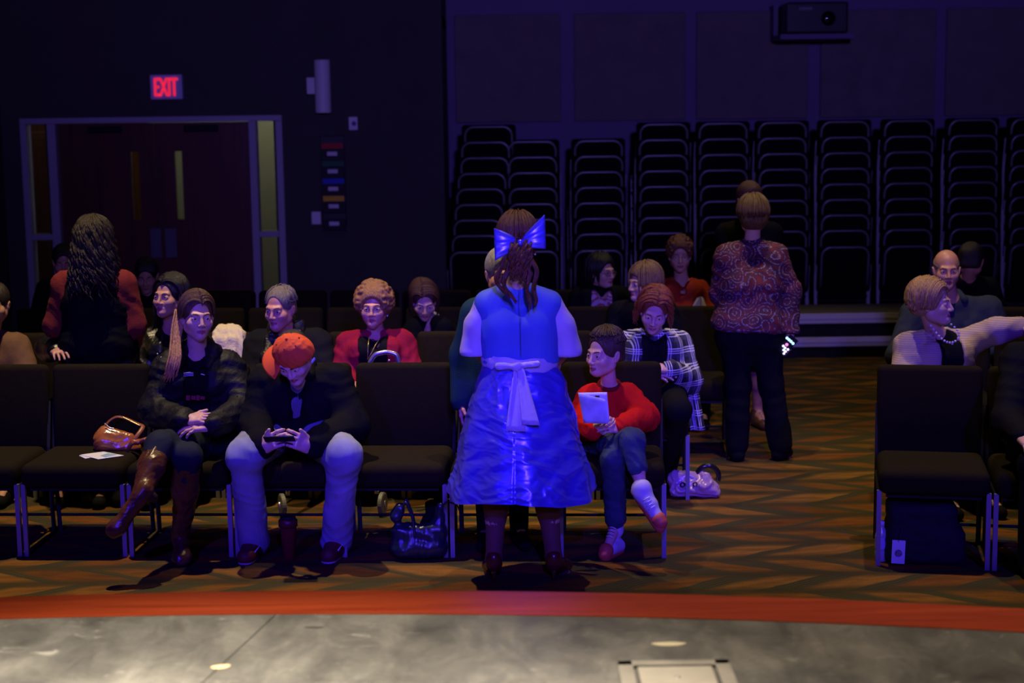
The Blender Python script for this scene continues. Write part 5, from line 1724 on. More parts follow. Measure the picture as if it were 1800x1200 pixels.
def build_greyman():
    p = Person('older grey-haired man in a black jacket and sequined scarf behind the orange cap', (-1.37, CH[(1, 3)][1]), 0.0, 1.02, SEAT,
               dict(head=(492, 542, 9.15), shl=(450, 596, 9.25), shr=(562, 594, 9.25), ell=(442, 668, 9.15), elr=(578, 668, 9.15), anl=(470, 848, 9.35), anr=(535, 848, 9.35), tol=(470, 862, 9.24), tor=(535, 862, 9.24)),
               hyaw=-.38, hp=.12, kind='m', skin='ruddy', q='hi', b=1.15, hairc=hair_mat('hair_grey', (0.20, 0.165, 0.13), .55))
    J = p.J
    p.hand('l', (.5, -.8, 0), (0, 0, -1)); p.hand('r', (-.5, -.8, 0), (0, 0, -1))
    p.body()
    p.wear('jacket', cloth('charcoal_wool', (0.009, 0.009, 0.010)), ('torso', 'arms'), .024, p.vneck(.12, .05), wr=(7, 11, .005), sleeve=.97, slv=.006)
    p.wear('trousers', M_blackcloth, ('legs',), .014, (), [rc(J['hpl'], J['hpr'], .12, .12, .03)], wr=None, leg=1.06, flare=.014)
    for a in 'lr': p.sole_shoe(a, M_blackcloth)
    N = J['neck']
    sc_ = p.soft('scarf', M_scarf, [rc(N + np.array([-.07, -.02, .03]), N + np.array([-.0, .06, .05]), .034, .036, .02), rc(N + np.array([.07, -.02, .03]), N + np.array([.0, .06, .05]), .034, .036, .02),
                            rc(N + np.array([-.07, -.02, .03]), N + np.array([-.10, -.15, -.12]), .034, .036, .02), rc(N + np.array([-.10, -.15, -.12]), N + np.array([-.12, -.19, -.3]), .036, .034, .02),
                            rc(N + np.array([.07, -.02, .03]), N + np.array([.09, -.15, -.12]), .034, .036, .02)], (), .010, (4, 30, .008))
    rs = np.random.RandomState(11); sq = MB()
    for i in range(70):
        s = rs.choice((-1, 1)); q = rs.rand()
        c = N + np.array([s * (.07 + .035 * q) + rs.uniform(-.03, .03), -.055 - .15 * q + rs.uniform(-.012, .0) - .02, .03 - .25 * q])
        sq.sphere(c, .0035, 4)
    p.mesh('sequins', mat('sequin_silver', (0.7, 0.7, 0.7), .15, .9), sq, sc_)['kind'] = 'stuff'
    p.hair([cap(.006, .075, .004, -.045, h=.0045), strands(110, -2.1, 2.1, 1.5, .0, .0042, .001, 1.5, 4, (.083, .101, .095), th0=.15, pts=8)])
    return p


def build_smiler():
    p = Person('smiling dark-haired woman in a leather jacket behind the front-row couple', (-1.94, CH[(1, 2)][1]), 0.0, 1.0, SEAT,
               dict(head=(297, 522, 9.15), shl=(258, 590, 9.2), shr=(345, 590, 9.25), ell=(248, 660, 9.1), elr=(365, 660, 9.1)),
               hyaw=-.40, hp=-.10, kind='f', skin='tan', q='hi', hairc=hair_mat('hair_black', (0.012, 0.009, 0.008), .35))
    J = p.J
    p.hand('l', (.5, -.8, 0), (0, 0, -1)); p.hand('r', (-.5, -.8, 0), (0, 0, -1))
    p.body()
    p.wear('tshirt', M_blackcloth, ('torso',), .008, p.vneck(.08, .05), wr=None)
    p.wear('leather_jacket', M_leather, ('torso', 'arms'), .022, p.open_front(.05, .05, .5), wr=(17, 16, .008), sleeve=.97)
    p.wear('trousers', M_blackcloth, ('legs',), .014, (), [rc(J['hpl'], J['hpr'], .12, .12, .03)], wr=None, leg=1.06, flare=.014)
    for a in 'lr': p.sole_shoe(a, M_blackcloth)
    p.hair([cap(.010, .062, -.012, -.06, h=.006), swept(100, .0, .24, .0085, .006, 6, (.092, .110, .103), .06, out=.015), strands(60, -1.6, 1.6, 1.6, .26, .010, .006, 1.5, 6, (.093, .112, .103), th0=.05)])
    return p


# ================================================================== simpler seated people further back
def sitter(label, base, yaw, ov, hyaw, hp, kind, skin, topm, hairs, hairc, b=1.0, S=1.0, neck=.06, wr=True, hr=0.0, q='lo', leg=M_blackcloth, sleeve=.97, t=.022, inner=None, cut=None):
    p = Person(label, base, yaw, S, SEAT, ov, hyaw=hyaw, hp=hp, hr=hr, kind=kind, skin=skin, q=q, b=b, hairc=hairc)
    J = p.J
    f = J['facing']
    for a, s in (('l', 1), ('r', -1)):
        d = J['wr' + a] - J['el' + a]
        p.hand(a, d, (0, 0.2, -1), h=.005)
    p.body()
    if inner is not None:
        p.wear('shirt', inner, ('torso',), .010, p.vneck(neck, .045), wr=None)
    p.wear('top', topm, ('torso', 'arms'), t, (p.open_front(*cut) if cut else p.vneck(neck, .045)), wr=(len(label) * 7 % 97, 12, .005), sleeve=sleeve, slv=.005)
    p.wear('trousers', leg, ('legs',), .014, (), [rc(J['hpl'], J['hpr'], .12, .12, .03)], wr=None, leg=1.06, flare=.014)
    for a in 'lr': p.sole_shoe(a, M_blackcloth, h=.008)
    if hairs: p.hair(hairs)
    return p


def stander(label, base, yaw, S, ov, hyaw, hp, kind, skin, hairc, b=1.0, q='lo'):
    return Person(label, base, yaw, S, STAND, ov, hyaw=hyaw, hp=hp, kind=kind, skin=skin, q=q, b=b, hairc=hairc)


build_dress()
build_jacket_woman()
capman, cap_obj = build_cap_man()
boy = build_boy()
build_plaid(); build_magenta(); build_greyman(); build_smiler()

# red-sleeved woman standing with her back turned, long curls
pr5 = stander('woman with long dark curls, red sleeves and black vest standing with her back turned', (-2.32, 8.86), math.pi, .985,
              dict(head=(166, 424, 8.86), shr=(109, 488, 8.86), shl=(221, 488, 8.86), elr=(98, 572, 8.86), ell=(237, 572, 8.86), wrl=(232, 610, 9.05), wrr=(110, 600, 9.08)), math.pi + .05, .05, 'f', 'tan', hair_mat('hair_dark_curl', (0.022, 0.013, 0.007), .5), 1.02, 'hi')
J = pr5.J
pr5.hand('l', (0, .9, .2), (-.5, 0, -.5)); pr5.hand('r', (0, .9, .2), (.5, 0, -.5)); pr5.body()
pr5.wear('sweater', M_darkred if False else mat('deep_red_knit', (0.15, 0.008, 0.006), .9, bump=.4, bscale=260), ('torso', 'arms'), .018, pr5.vneck(.04, .04), wr=(8, 13, .005), sleeve=.9, slv=.002)
pr5.wear('vest', mat('black_quilt', (0.004, 0.004, 0.005), .8, bump=.4, bscale=30, spec=.06), ('torso',), .032, [el(J['neck'] + np.array([0, 0, .07]), (.09, .1, .07), None, .02)] + [el(J['sh' + a] + np.array([s * .035, 0, 0]), (.055, .2, .12), None, .02) for a, s in (('l', 1), ('r', -1))], wr=(5, 14, .005))
pr5.wear('trousers', M_navy, ('legs',), .012, (), [rc(J['hpl'], J['hpr'], .12, .12, .03)], wr=None)
for a in 'lr': pr5.sole_shoe(a, M_blackcloth)
pr5.hair([cap(.016, .05, -.02, -.06, grow=(.01, .01, .01), h=.006), strands(150, -2.2, 2.2, 1.6, .33, .0085, .017, 3.6, 9, (.096, .116, .108), out=.035, th0=.05, pts=22)])

# paisley blouse woman and the person she talks to, in the aisle
g6 = G(1338, 806)
pr6 = stander('woman in a dark red paisley blouse standing in the aisle with her back turned', (g6[0], g6[1]), math.pi, .985,
              dict(head=(1323, 380, 9.79), shr=(1276, 440, 9.79), shl=(1367, 440, 9.79), ell=(1386, 512, 9.82), wrl=(1389, 590, 9.76), elr=(1268, 515, 9.85), wrr=(1285, 520, 10.02),
                   anl=(1372, 783, 9.79), anr=(1296, 783, 9.79), knl=(1356, 675, 9.79), knr=(1297, 675, 9.79), hpl=(1343, 590, 9.79), hpr=(1292, 590, 9.79), tol=(1384, 800, 9.86), tor=(1292, 800, 9.92)), math.pi, .06, 'f', 'fair', hair_mat('hair_dark_blond', (0.12, 0.066, 0.026), .4), 1.02, 'hi')
J = pr6.J
J['pelvis'] = W(1316, 572, 9.79); J['chest'] = W(1320, 500, 9.79); pr6.remesh()
pr6.hand('l', (-.15, .1, -.9), (-.9, -.1, 0), curl=(.7, .7, .7, .7)); pr6.hand('r', (.2, .9, .1), (.5, 0, -.5)); pr6.body()
pr6.wear('paisley_blouse', paisley_mat(), ('torso', 'arms'), .028, [el(J['neck'] + np.array([0, 0, .10]), (.11, .10, .065), None, .02), bxp((J['pelvis'][0], J['pelvis'][1], .42), (.6, .6, .40), rot(0, 0, .06), .01, .01)],
         [rc(J['pelvis'] + np.array([-.075, 0, .0]), J['pelvis'] + np.array([-.085, 0, -.14]), .15, .15, .05), rc(J['pelvis'] + np.array([.06, 0, .0]), J['pelvis'] + np.array([.07, 0, -.14]), .15, .145, .05)], wr=(12, 11, .006), h=.011, sleeve=.97, slv=.004)
pr6.wear('trousers', M_blackcloth, ('legs',), .020, (), [rc(J['hpl'], J['hpr'], .13, .13, .03)], wr=(4, 10, .005), leg=.98, flare=.018)
for a in 'lr': pr6.sole_shoe(a, M_blackcloth, name='flat_shoe', high=.0)
pr6.hair([cap(.018, .05, -.02, -.085, grow=(.006, .008, .004), h=.0055), strands(80, -2.0, 2.0, 1.95, .0, .006, .0, 2, 3, (.094, .118, .106), th0=.1)])
# phone with lit icons in her lowered hand
ph = thing('phone', 'phone with lit icons held low by the woman in the paisley blouse', 'phone', W(1384, 606, 9.70))
Bp = rot(0, .15, 0) @ rot(0, 0, math.radians(42))
pm = MB().box((0, 0, 0), (.066, .009, .125)); pm.v = [np.concatenate(pm.v) @ Bp.T]
pm.build('phone_body', M_black, ph)
def icons(pts, r, m, nm):
    for px, py in pts:
        c = np.array(W(px, py, 9.688)) - np.array(W(1384, 606, 9.70))
        q = MB().lathe([(.001, .0012), (r, .0012), (r * 1.02, -.0012), (.001, -.0012)], 12, (0, 0, 0), 'y'); q.v = [np.concatenate(q.v) + c]
        q.build(nm, m, ph)
icons([(1383.5, 594), (1387, 597), (1390.5, 600), (1394, 603.5)], .0085, mat('icon_cyan', (0.4, 0.8, 0.9), .4, emit=(0.45, 0.85, 1.0), estr=1.6), 'lit_icon')
icons([(1377, 608), (1380, 611.5), (1377.5, 615), (1381, 617.5), (1378, 621), (1385, 614)], .0075, mat('icon_white', (0.8, 0.8, 0.9), .4, emit=(0.8, 0.8, 1.0), estr=1.5), 'lit_icon')
icons([(1383, 605.5)], .010, mat('icon_pink', (0.8, 0.3, 0.5), .4, emit=(1.0, 0.3, 0.55), estr=.9), 'lit_icon')

p7 = stander('ruddy short-haired person standing in the aisle, hidden behind the paisley blouse', (1.60, 10.85), 0.0, 1.03,
             dict(head=(1319, 352, 10.8), ell=(1285, 440, 10.8), elr=(1352, 440, 10.8), wrl=(1300, 480, 10.6), wrr=(1335, 480, 10.6)), .25, .1, 'm', 'ruddy', hair_mat('hair_auburn_short', (0.12, 0.045, 0.025), .5), 1.0)
J = p7.J
p7.hand('l', (0, -.1, -.9), (.9, 0, 0)); p7.hand('r', (0, -.1, -.9), (-.9, 0, 0)); p7.body()
p7.wear('top', M_blackcloth, ('torso', 'arms'), .02, p7.vneck(.03), wr=None); p7.wear('skirt', M_blackcloth, ('legs',), .02, (), [rc(J['hpl'], J['hpr'], .13, .13, .03)], wr=None, leg=.15)
p7.hair([cap(.010, .055, 0, -.05)])
for a in 'lr':
    o = p7.sole_shoe(a, mat('sandal_brown', (0.12, 0.06, 0.03), .4), high=.0, h=.008)
    st_ = MB()
    for i in range(5): st_.sphere(J['to' + a] * (1 - i * .2) + J['an' + a] * i * .2 + np.array([0, -.04, .035]), .006, 5)
    p7.mesh('rhinestones', M_pearl, st_, o)

# right block: blond woman with her arm out, bald man behind her
p8 = sitter('blond woman in a beige cardigan with a pearl necklace and arm stretched out', (2.42, 8.72), 0.1, dict(head=(1640, 532, 8.62), shl=(1592, 600, 8.72), shr=(1698, 594, 8.76), ell=(1588, 662, 8.62), elr=(1752, 580, 8.70), wrl=(1620, 680, 8.45), wrr=(1795, 574, 8.62)), 1.05, .0, 'f', 'fair', M_cardi,
            [cap(.016, .060, -.015, -.07, grow=(.008, .004, .004), h=.0055), swept(130, -.02, .05, .0075, .001, 12, (.099, .114, .107), .045), strands(50, -1.5, 1.5, 1.75, .04, .008, .001, 1, 12, (.100, .116, .106), th0=.05)], hair_mat('hair_blond', (0.42, 0.24, 0.085), .38), 1.05, 1.0, .09, q='hi', inner=M_blackcloth, cut=(.062, .06, .5, .01))
bd = MB()
for i in range(11):
    q = i / 10; bd.sphere(W(1636 + 48 * q, 574 + 30 * math.sin(q * 2.2) - 2, 8.56 - .02 * math.sin(q * 3)), .007, 6)
for i in range(8):
    q = i / 7; bd.sphere(W(1672 + 14 * math.sin(q * 3), 570 + 34 * q, 8.555), .0065, 6)
p8.mesh('bead_necklace', M_pearl, bd)
p9 = sitter('bald man in a blue-grey shirt sitting behind the blond woman', (2.78, 9.95), -.1, dict(head=(1664, 474, 9.86), shl=(1600, 545, 9.95), shr=(1745, 535, 9.95), ell=(1580, 625, 9.85), elr=(1765, 625, 9.85)), -.12, .05, 'm', 'ruddy', M_bluegrey,
            [cap(.004, .16, .0, -.04, bald=True)], hair_mat('hair_grey', (0, 0, 0)), 1.25, 1.05, .06, q='hi')
N = p9.J['neck']
p9.soft('collar', M_bluegrey, [rc(N + np.array([-.065, -.06, .0]), N + np.array([-.05, .05, .035]), .024, .026, .02), rc(N + np.array([.065, -.06, .0]), N + np.array([.05, .05, .035]), .024, .026, .02)], (), .009)
sitter('dim figure in black behind the bald man at the right edge', (3.14, 11.1), 0.0, dict(head=(1707, 458, 10.95)), 2.7, .1, 'm', 'ruddy', M_blackcloth, [cap(.010, .05, 0, -.05)], hair_mat('hair_dark', (0, 0, 0)))
sitter('person in black at the right end of the front row, mostly out of frame', (2.58, 7.50), -.2, dict(ell=(1772, 742, 7.42), wrl=(1800, 770, 7.2)), -.3, .0, 'm', 'fair', M_blackcloth, [cap(.010, .05, 0, -.05)], hair_mat('hair_dark', (0, 0, 0)), 1.1, q='hi')

# left side
sitter('person in a tan suede jacket at the far left of the second row', (-3.03, CH[(1, 0)][1]), 0.0, dict(head=(-10, 535, 9.25), shr=(34, 598, 9.3), shl=(-70, 598, 9.3), elr=(48, 660, 9.2)), .1, .1, 'm', 'tan', M_tan, [cap(.010, .05, 0, -.05)], hair_mat('hair_dark', (0, 0, 0)), inner=M_darkred, cut=(.07, .05, .5, -.02))
p24 = sitter('person in a black leather jacket behind the standing curly-haired woman', (-2.46, CH[(1, 1)][1]), 0.0, dict(head=(150, 548, 9.25), ell=(86, 612, 9.10), wrl=(100, 618, 8.82)), 0, .1, 'm', 'tan', M_leather, [cap(.010, .05, 0, -.05)], hair_mat('hair_dark', (0, 0, 0)), q='hi')
sitter('dark-haired man looking down in front of the double doors', (-2.66, CH[(3, 2)][1]), 0.0, dict(head=(258, 484, 11.6)), .08, .32, 'm', 'tan', M_blackcloth, [cap(.013, .045, 0, -.05)], hair_mat('hair_black', (0, 0, 0)))
sitter('dim dark-clothed person behind the curly-haired woman by the left window', (-3.25, CH[(3, 1)][1]), 0.0, dict(head=(113, 460, 11.6)), .2, .2, 'm', 'ruddy', M_blackcloth, [cap(.012, .05, 0, -.05)], hair_mat('hair_black', (0, 0, 0)))
# middle
p14 = sitter('woman with a striped scarf looking down in the third row', (-0.57, CH[(2, 5)][1]), 0.0, dict(head=(746, 528, 10.35), shl=(722, 580, 10.5), shr=(790, 580, 10.5)), .10, .48, 'f', 'fair', M_blackcloth,
             [cap(.009, .06, -.01, -.06), swept(80, -.02, .14, .008, .002, 3, (.09, .107, .101), .05)], hair_mat('hair_chestnut', (0.10, 0.04, 0.02), .4), q='hi')
N = p14.J['neck']
p14.soft('scarf', stripe_mat('striped_scarf', (0.02, 0.02, 0.025), (0.55, 0.53, 0.56), .03, 'z', .5, .03), [rc(N + np.array([-.075, -.04, .0]), N + np.array([-.06, -.17, -.16]), .045, .055, .03), rc(N + np.array([.075, -.06, .0]), N + np.array([.06, -.17, -.16]), .045, .05, .03), rc(N + np.array([-.07, -.02, .01]), N + np.array([0, .06, .04]), .04, .04, .02), rc(N + np.array([.07, -.02, .01]), N + np.array([0, .06, .04]), .04, .04, .02)], (), .010, (5, 25, .007))
p19 = sitter('woman with glasses and a patterned blouse under a dark jacket, turned to the right', (0.64, CH[(3, 6)][1]), 0.0, dict(head=(1058, 477, 11.4)), .75, .05, 'f', 'fair', M_blackcloth,
             [cap(.013, .05, -.01, -.06), strands(40, -2.3, 2.3, 1.6, .12, .010, .002, 1, 3, (.09, .108, .1), th0=.05)], hair_mat('hair_black', (0, 0, 0)), neck=.1, inner=stripe_mat('pink_print', (0.35, 0.10, 0.12), (0.55, 0.42, 0.48), .035, 'z', .5, .12), cut=(.07, .0, .5), q='hi')
glasses(p19, .021)
sitter('woman with a blond fringe in profile behind the red-haired woman', (0.88, CH[(2, 7)][1]), 0.0, dict(head=(1130, 497, 10.3)), -1.05, .05, 'f', 'fair', M_blackcloth,
       [cap(.016, .036, -.02, -.06, h=.006), strands(60, -2.6, 2.6, 1.7, .09, .009, .001, 1, 3, (.095, .112, .104), th0=.05)], hair_mat('hair_sandy', (0.25, 0.145, 0.07), .4), q='hi')
p21 = sitter('red-haired woman in a rust orange top holding a folded paper', (1.20, CH[(3, 7)][1]), 0.0, dict(head=(1195, 448, 11.5), shl=(1165, 503, 11.6), shr=(1232, 503, 11.6)), -.05, .12, 'f', 'fair', M_rust,
             [cap(.018, .045, -.012, -.05, lump=150, seed=6, h=.0055, lr=(.008, .013))], hair_mat('hair_rust', (0.14, 0.045, 0.02), .45), 1.05, neck=.10, q='hi')
glasses(p21, .021)
p22 = stander('grey-haired person in a dark teal coat, almost hidden behind the blue dress', (-0.06, 7.86), 0.05, .885, dict(head=(884, 481, 7.83)), .15, .1, 'm', 'ruddy', hair_mat('hair_silver', (0.34, 0.31, 0.34), .5), 1.0)
p22.hand('l', (0, -.1, -.9), (.9, 0, 0)); p22.hand('r', (0, -.1, -.9), (-.9, 0, 0)); p22.body()
J = p22.J
p22.wear('coat', M_teal, ('torso', 'arms'), .03, p22.vneck(.05), [rc(J['pelvis'] + np.array([0, 0, .1]), J['pelvis'] + np.array([0, 0, -.15]), .17, .18, .05)], wr=None)
p22.wear('trousers', M_blackcloth, ('legs',), .014, (), [rc(J['hpl'], J['hpr'], .12, .12, .03)], wr=None)
for a in 'lr': p22.sole_shoe(a, M_blackcloth, name='boot', high=.12)
p22.hair([cap(.011, .055, 0, -.05)])

# ------------------------------------------------------------------ things people brought
# phone in the hands of the man with the cap
pb = W(491, 771, 7.40)
pk = thing('phone', 'dark phone held in both hands by the man in the orange cap', 'phone', pb)
b1 = MB().box((0, 0, 0), (.145, .072, .008), (-.50, 0, .02)); b1.build('phone_case', M_black, pk, bevel=.003)
MB().box((0, .0022, .0041), (.13, .062, .001), (-.50, 0, .02)).build('screen', mat('screen_glow', (0.05, 0.05, 0.05), .2, emit=(0.5, 0.5, 0.4), estr=.04), pk)

# booklet held by the boy
bk = thing('booklet', 'folded white programme booklet held up by the boy in red', 'booklet', W(1045, 720, 7.5))
b0 = np.array(W(1045, 720, 7.5))
def page(x0t, x1t, x0b, x1b, yt0, yt1, yb0, yb1, d0, d1, bulge):
    rows = []
    for q in np.linspace(0, 1, 8):
        r = []
        for u in np.linspace(0, 1, 10):
            px = (x0t + (x1t - x0t) * u) * (1 - q) + (x0b + (x1b - x0b) * u) * q
            py = (yt0 + (yt1 - yt0) * u) * (1 - q) + (yb0 + (yb1 - yb0) * u) * q
            r.append(W(px, py, d0 + (d1 - d0) * u - bulge * math.sin(u * math.pi)) - b0)
        rows.append(r)
    return np.array(rows)
MB().sheet(page(1016, 1067, 1026, 1072, 690, 689, 743, 742, 7.515, 7.53, -.01), .0012).build('back_cover', M_paper, bk, smooth=True)
MB().sheet(page(1016, 1064, 1026, 1069, 690, 702, 743, 745, 7.510, 7.46, .0), .0012).build('front_cover', mat('cover_print', (0.55, 0.56, 0.66), .6, var=.25, vscale=14), bk, smooth=True)
for (px, py, w_, h_) in ((1050, 696.5, .022, .009), (1030, 694, .010, .003)):
    MB().box(W(px, py, 7.512) - b0, (w_, .0015, h_)).build('printed_mark', M_ink, bk)

# leaflets on the empty chair
cx1, cy1 = CH[(0, 1)]
def leaflet(pts, z, label, m, pic=None):
    P = [G(x, y, z) for x, y in pts]
    c = np.mean(P, 0)
    t = thing('leaflet', label, 'leaflet', c, group='leaflets on the empty front chair')
    MB().prism([(q[0] - c[0], q[1] - c[1]) for q in P], .0015, (0, 0, 0), 'z').build('sheet', m, t)
    if pic:
        Q = [G(x, y, z) for x, y in pic]
        MB().prism([(q[0] - c[0], q[1] - c[1]) for q in Q], .0006, (0, 0, .0011), 'z').build('printed_picture', mat('leaflet_blue', (0.25, 0.42, 0.55), .5, var=.3, vscale=30), t)
leaflet([(139, 800.5), (160, 797.5), (172, 802), (150, 806)], .4785, 'lower pale leaflet on the empty front chair', M_paper)
leaflet([(141, 799), (182, 793.5), (218, 800.5), (173, 807)], .4808, 'upper white leaflet with a blue picture on the empty front chair', M_paper, [(176, 801), (190, 796.5), (206, 799), (186, 804)])

# brown handbag on the same chair
hb0 = W(212, 795, 8.12); hb0[2] = .478
hb = thing('handbag', 'glossy brown leather handbag slumped on the empty front chair', 'handbag', hb0)
M_hb = mat('cognac_leather', (0.36, 0.115, 0.028), .22, var=.2, vscale=12, bump=.25, bscale=30, spec=.7)
def hp_(px, py, d): return W(px, py, d) - hb0
A = [rc(hp_(183, 775, 8.10), hp_(232, 788, 8.10), .052, .045, .03), rc(hp_(184, 757, 8.12), hp_(228, 770, 8.10), .030, .03, .03), rc(hp_(182, 790, 8.10), hp_(236, 792, 8.10), .036, .03, .03), rc(hp_(178, 768, 8.12), hp_(182, 792, 8.10), .038, .034, .02)]
soft_obj('bag_body', M_hb, hb, A, [bxp((0, 0, -.1), (.5, .5, .1), None, .01, .005)], .006, (5, 22, .003))
M_hs = mat('cognac_strap', (0.24, 0.07, 0.03), .4)
def smooth_path(P, n=40):
    P = np.array(P); t = np.linspace(0, len(P) - 1, n)
    Q = np.stack([np.interp(t, np.arange(len(P)), P[:, i]) for i in range(3)], 1)
    for _ in range(4): Q[1:-1] = (Q[:-2] + 2 * Q[1:-1] + Q[2:]) / 4
    return Q
MB().tube(smooth_path([hp_(183, 750, 8.12), hp_(193, 738, 8.14), hp_(206, 731, 8.15), hp_(222, 735, 8.14), hp_(240, 744, 8.12), hp_(254, 748, 8.10), hp_(244, 762, 8.05), hp_(232, 777, 8.02), hp_(222, 793, 8.03)]), .012, 8, 0, False, .35).build('strap', M_hs, hb, smooth=True)
MB().tube(smooth_path([hp_(216, 733, 8.125), hp_(230, 740, 8.115), hp_(246, 748, 8.10)]), .0035, 6).build('zip', M_gold, hb, smooth=True)
MB().tube(smooth_path([hp_(184, 744, 8.10), hp_(192, 751, 8.09), hp_(200, 753, 8.09)]), .003, 6).build('clasp', M_metal, hb, smooth=True)
soft_obj('flap', M_hb, hb, [rc(hp_(234, 778, 8.03), hp_(262, 771, 8.03), .018, .010, .02)], (), .005, (3, 30, .004))

# dark shopping bag on the floor between the seats
fb0 = G(737, 985)
fbg = thing('tote_bag', 'shiny dark blue tote bag standing on the carpet by the empty chair', 'bag', (fb0[0], fb0[1] + .03, 0))
M_tote = mat('dark_tote', (0.012, 0.018, 0.028), .3, bump=.2, bscale=24, spec=.5)
soft_obj('bag_body', M_tote, fbg, [rc((-.075, 0, .06), (.075, 0, .06), .062, .062, .03), rc((-.095, 0, .14), (.10, 0, .14), .045, .045, .04), rc((-.11, 0, .22), (-.09, 0, .26), .032, .024, .03), rc((.10, 0, .2), (.105, 0, .265), .030, .022, .03), rc((-.09, 0, .06), (.09, 0, .06), .05, .05, .02)],
         [bxp((0, 0, -.1), (.4, .4, .1), None, .01, .005), el((0.01, -.0, .31), (.075, .08, .13), None, .03)], .008, (6, 20, .006))
for s in (-1, 1):
    MB().tube(smooth_path([(-.09, s * .015, .24), (-.06, s * .03, .30), (-.03, s * .03, .22), (-.015, s * .05, .12)]), .006, 6).build('handle', M_tote, fbg, smooth=True)
MB().tube(smooth_path([(.10, 0, .25), (.14, 0, .29), (.19, .01, .27), (.2, .02, .24)]), .004, 6).build('cord', M_tote, fbg, smooth=True)
# small pouch beside it
pch = G(768, 945)
po = thing('pouch', 'small black pouch behind the tote bag under the chair', 'bag', (pch[0], pch[1] + .1, 0))
soft_obj('pouch_body', M_blackcloth, po, [rc((-.04, 0, .05), (.05, 0, .05), .05, .05, .03), rc((-.03, 0, .14), (.05, 0, .14), .04, .04, .04), rc((0.01, 0, .2), (0.02, 0, .235), .025, .02, .03)], [bxp((0, 0, -.1), (.4, .4, .1), None, .01, .005)], .009, (6, 26, .008))

# travel cup
tc0 = G(507, 985)
tcup = thing('travel_cup', 'dark red travel cup with black lid on the carpet between his shoes', 'cup', (tc0[0], tc0[1] + .03, 0))
MB().lathe([(.028, 0.0), (.030, .004), (.040, .16), (.042, .165)], 28).build('cup_body', mat('cup_red', (0.14, 0.008, 0.012), .35), tcup, smooth=True)
MB().lathe([(.042, .163), (.047, .168), (.047, .198), (.040, .206), (.012, .207)], 28).build('lid', mat('cup_lid', (0.09, 0.006, 0.010), .4), tcup, smooth=True)
MB().lathe([(.038, .205), (.038, .215), (.03, .220), (.005, .220)], 28).build('sip_cap', M_black, tcup, smooth=True)

# walker in front of the woman in magenta
wk0 = G(590, 880)
wk = thing('walker', 'folding walker with front wheels and yellow tennis balls behind the front row', 'walker', (-0.86, 8.88, 0))
M_wt = mat('walker_tube', (0.52, 0.50, 0.55), .25, .8)
def wl(px, py, d): return W(px, py, d) - np.array([-.86, 8.88, 0])
for i, (fx_, rx_) in enumerate(((497, 558), (655, 726))):
    fl_ = W(fx_ + 6, 900, 8.45); rl_ = W(rx_, 885, 9.02)
    F_ = np.array([fl_[0], 8.52, .12]) - np.array([-.86, 8.88, 0]); R_ = np.array([rl_[0], 8.98, .05]) - np.array([-.86, 8.88, 0])
    top = np.array([(F_[0] + R_[0]) / 2, 0, .76])
    sd = MB().tube(smooth_path([F_, F_ * .45 + top * .55 + np.array([0, -.08, 0]), top + np.array([0, -.11, -.06]), top + np.array([0, -.06, .0]), top + np.array([0, .08, .0]), top + np.array([0, .12, -.06]), R_ * .45 + top * .55 + np.array([0, .06, 0]), R_], 60), .0125, 8)
    so_ = sd.build('side_frame', M_wt, wk, smooth=True)
    MB().tube([top + np.array([0, -.07, .002]), top + np.array([0, .09, .002])], .017, 10).build('grip', mat('grip_grey', (0.12, 0.12, 0.12), .6), wk, smooth=True)
    MB().tube([F_ + np.array([0, .03, .25]), R_ + np.array([0, -.05, .3])], .009, 6).build('cross_bar', M_wt, wk, smooth=True)
    wx_ = F_[0] + (-.03 if i == 0 else .03)
    wv_ = MB().lathe([(.02, -.014), (.055, -.014), (.064, -.010), (.064, .010), (.055, .014), (.02, .014)], 28, (0, 0, 0), 'x')
    V = np.concatenate(wv_.v) @ rot(.35 if i == 0 else -.2).T + np.array([wx_, F_[1], .065]); wv_.v = [V]
    wo = wv_.build('wheel', mat('wheel_grey', (0.14, 0.14, 0.13), .5), wk, smooth=False)
    hb_ = MB().lathe([(.001, -.017), (.02, -.017), (.02, .017), (.001, .017)], 16, (0, 0, 0), 'x'); hb_.v = [np.concatenate(hb_.v) + np.array([wx_, F_[1], .065])]
    hb_.build('hub', M_metal, wo)
    MB().sphere(R_ + np.array([0, 0, -.016]), .0335, 14).build('tennis_ball', mat('tennis_ball', (0.42, 0.55, 0.06), .95, bump=.5, bscale=300), wk, smooth=True)
top0 = wl(650, 634, 8.6); top1 = wl(700, 634, 8.6)
MB().tube(smooth_path([wl(650, 660, 8.62), wl(650, 636, 8.62), wl(660, 622, 8.62), wl(680, 618, 8.62), wl(697, 622, 8.62), wl(702, 640, 8.62), wl(702, 662, 8.62)], 48), .013, 10).build('front_bar', M_wt, wk, smooth=True)
MB().tube([wl(650, 660, 8.62), wl(640, 760, 8.58)], .012, 8).build('front_post', M_wt, wk, smooth=True)
MB().tube([wl(702, 662, 8.62), wl(700, 760, 8.58)], .012, 8).build('front_post', M_wt, wk, smooth=True)

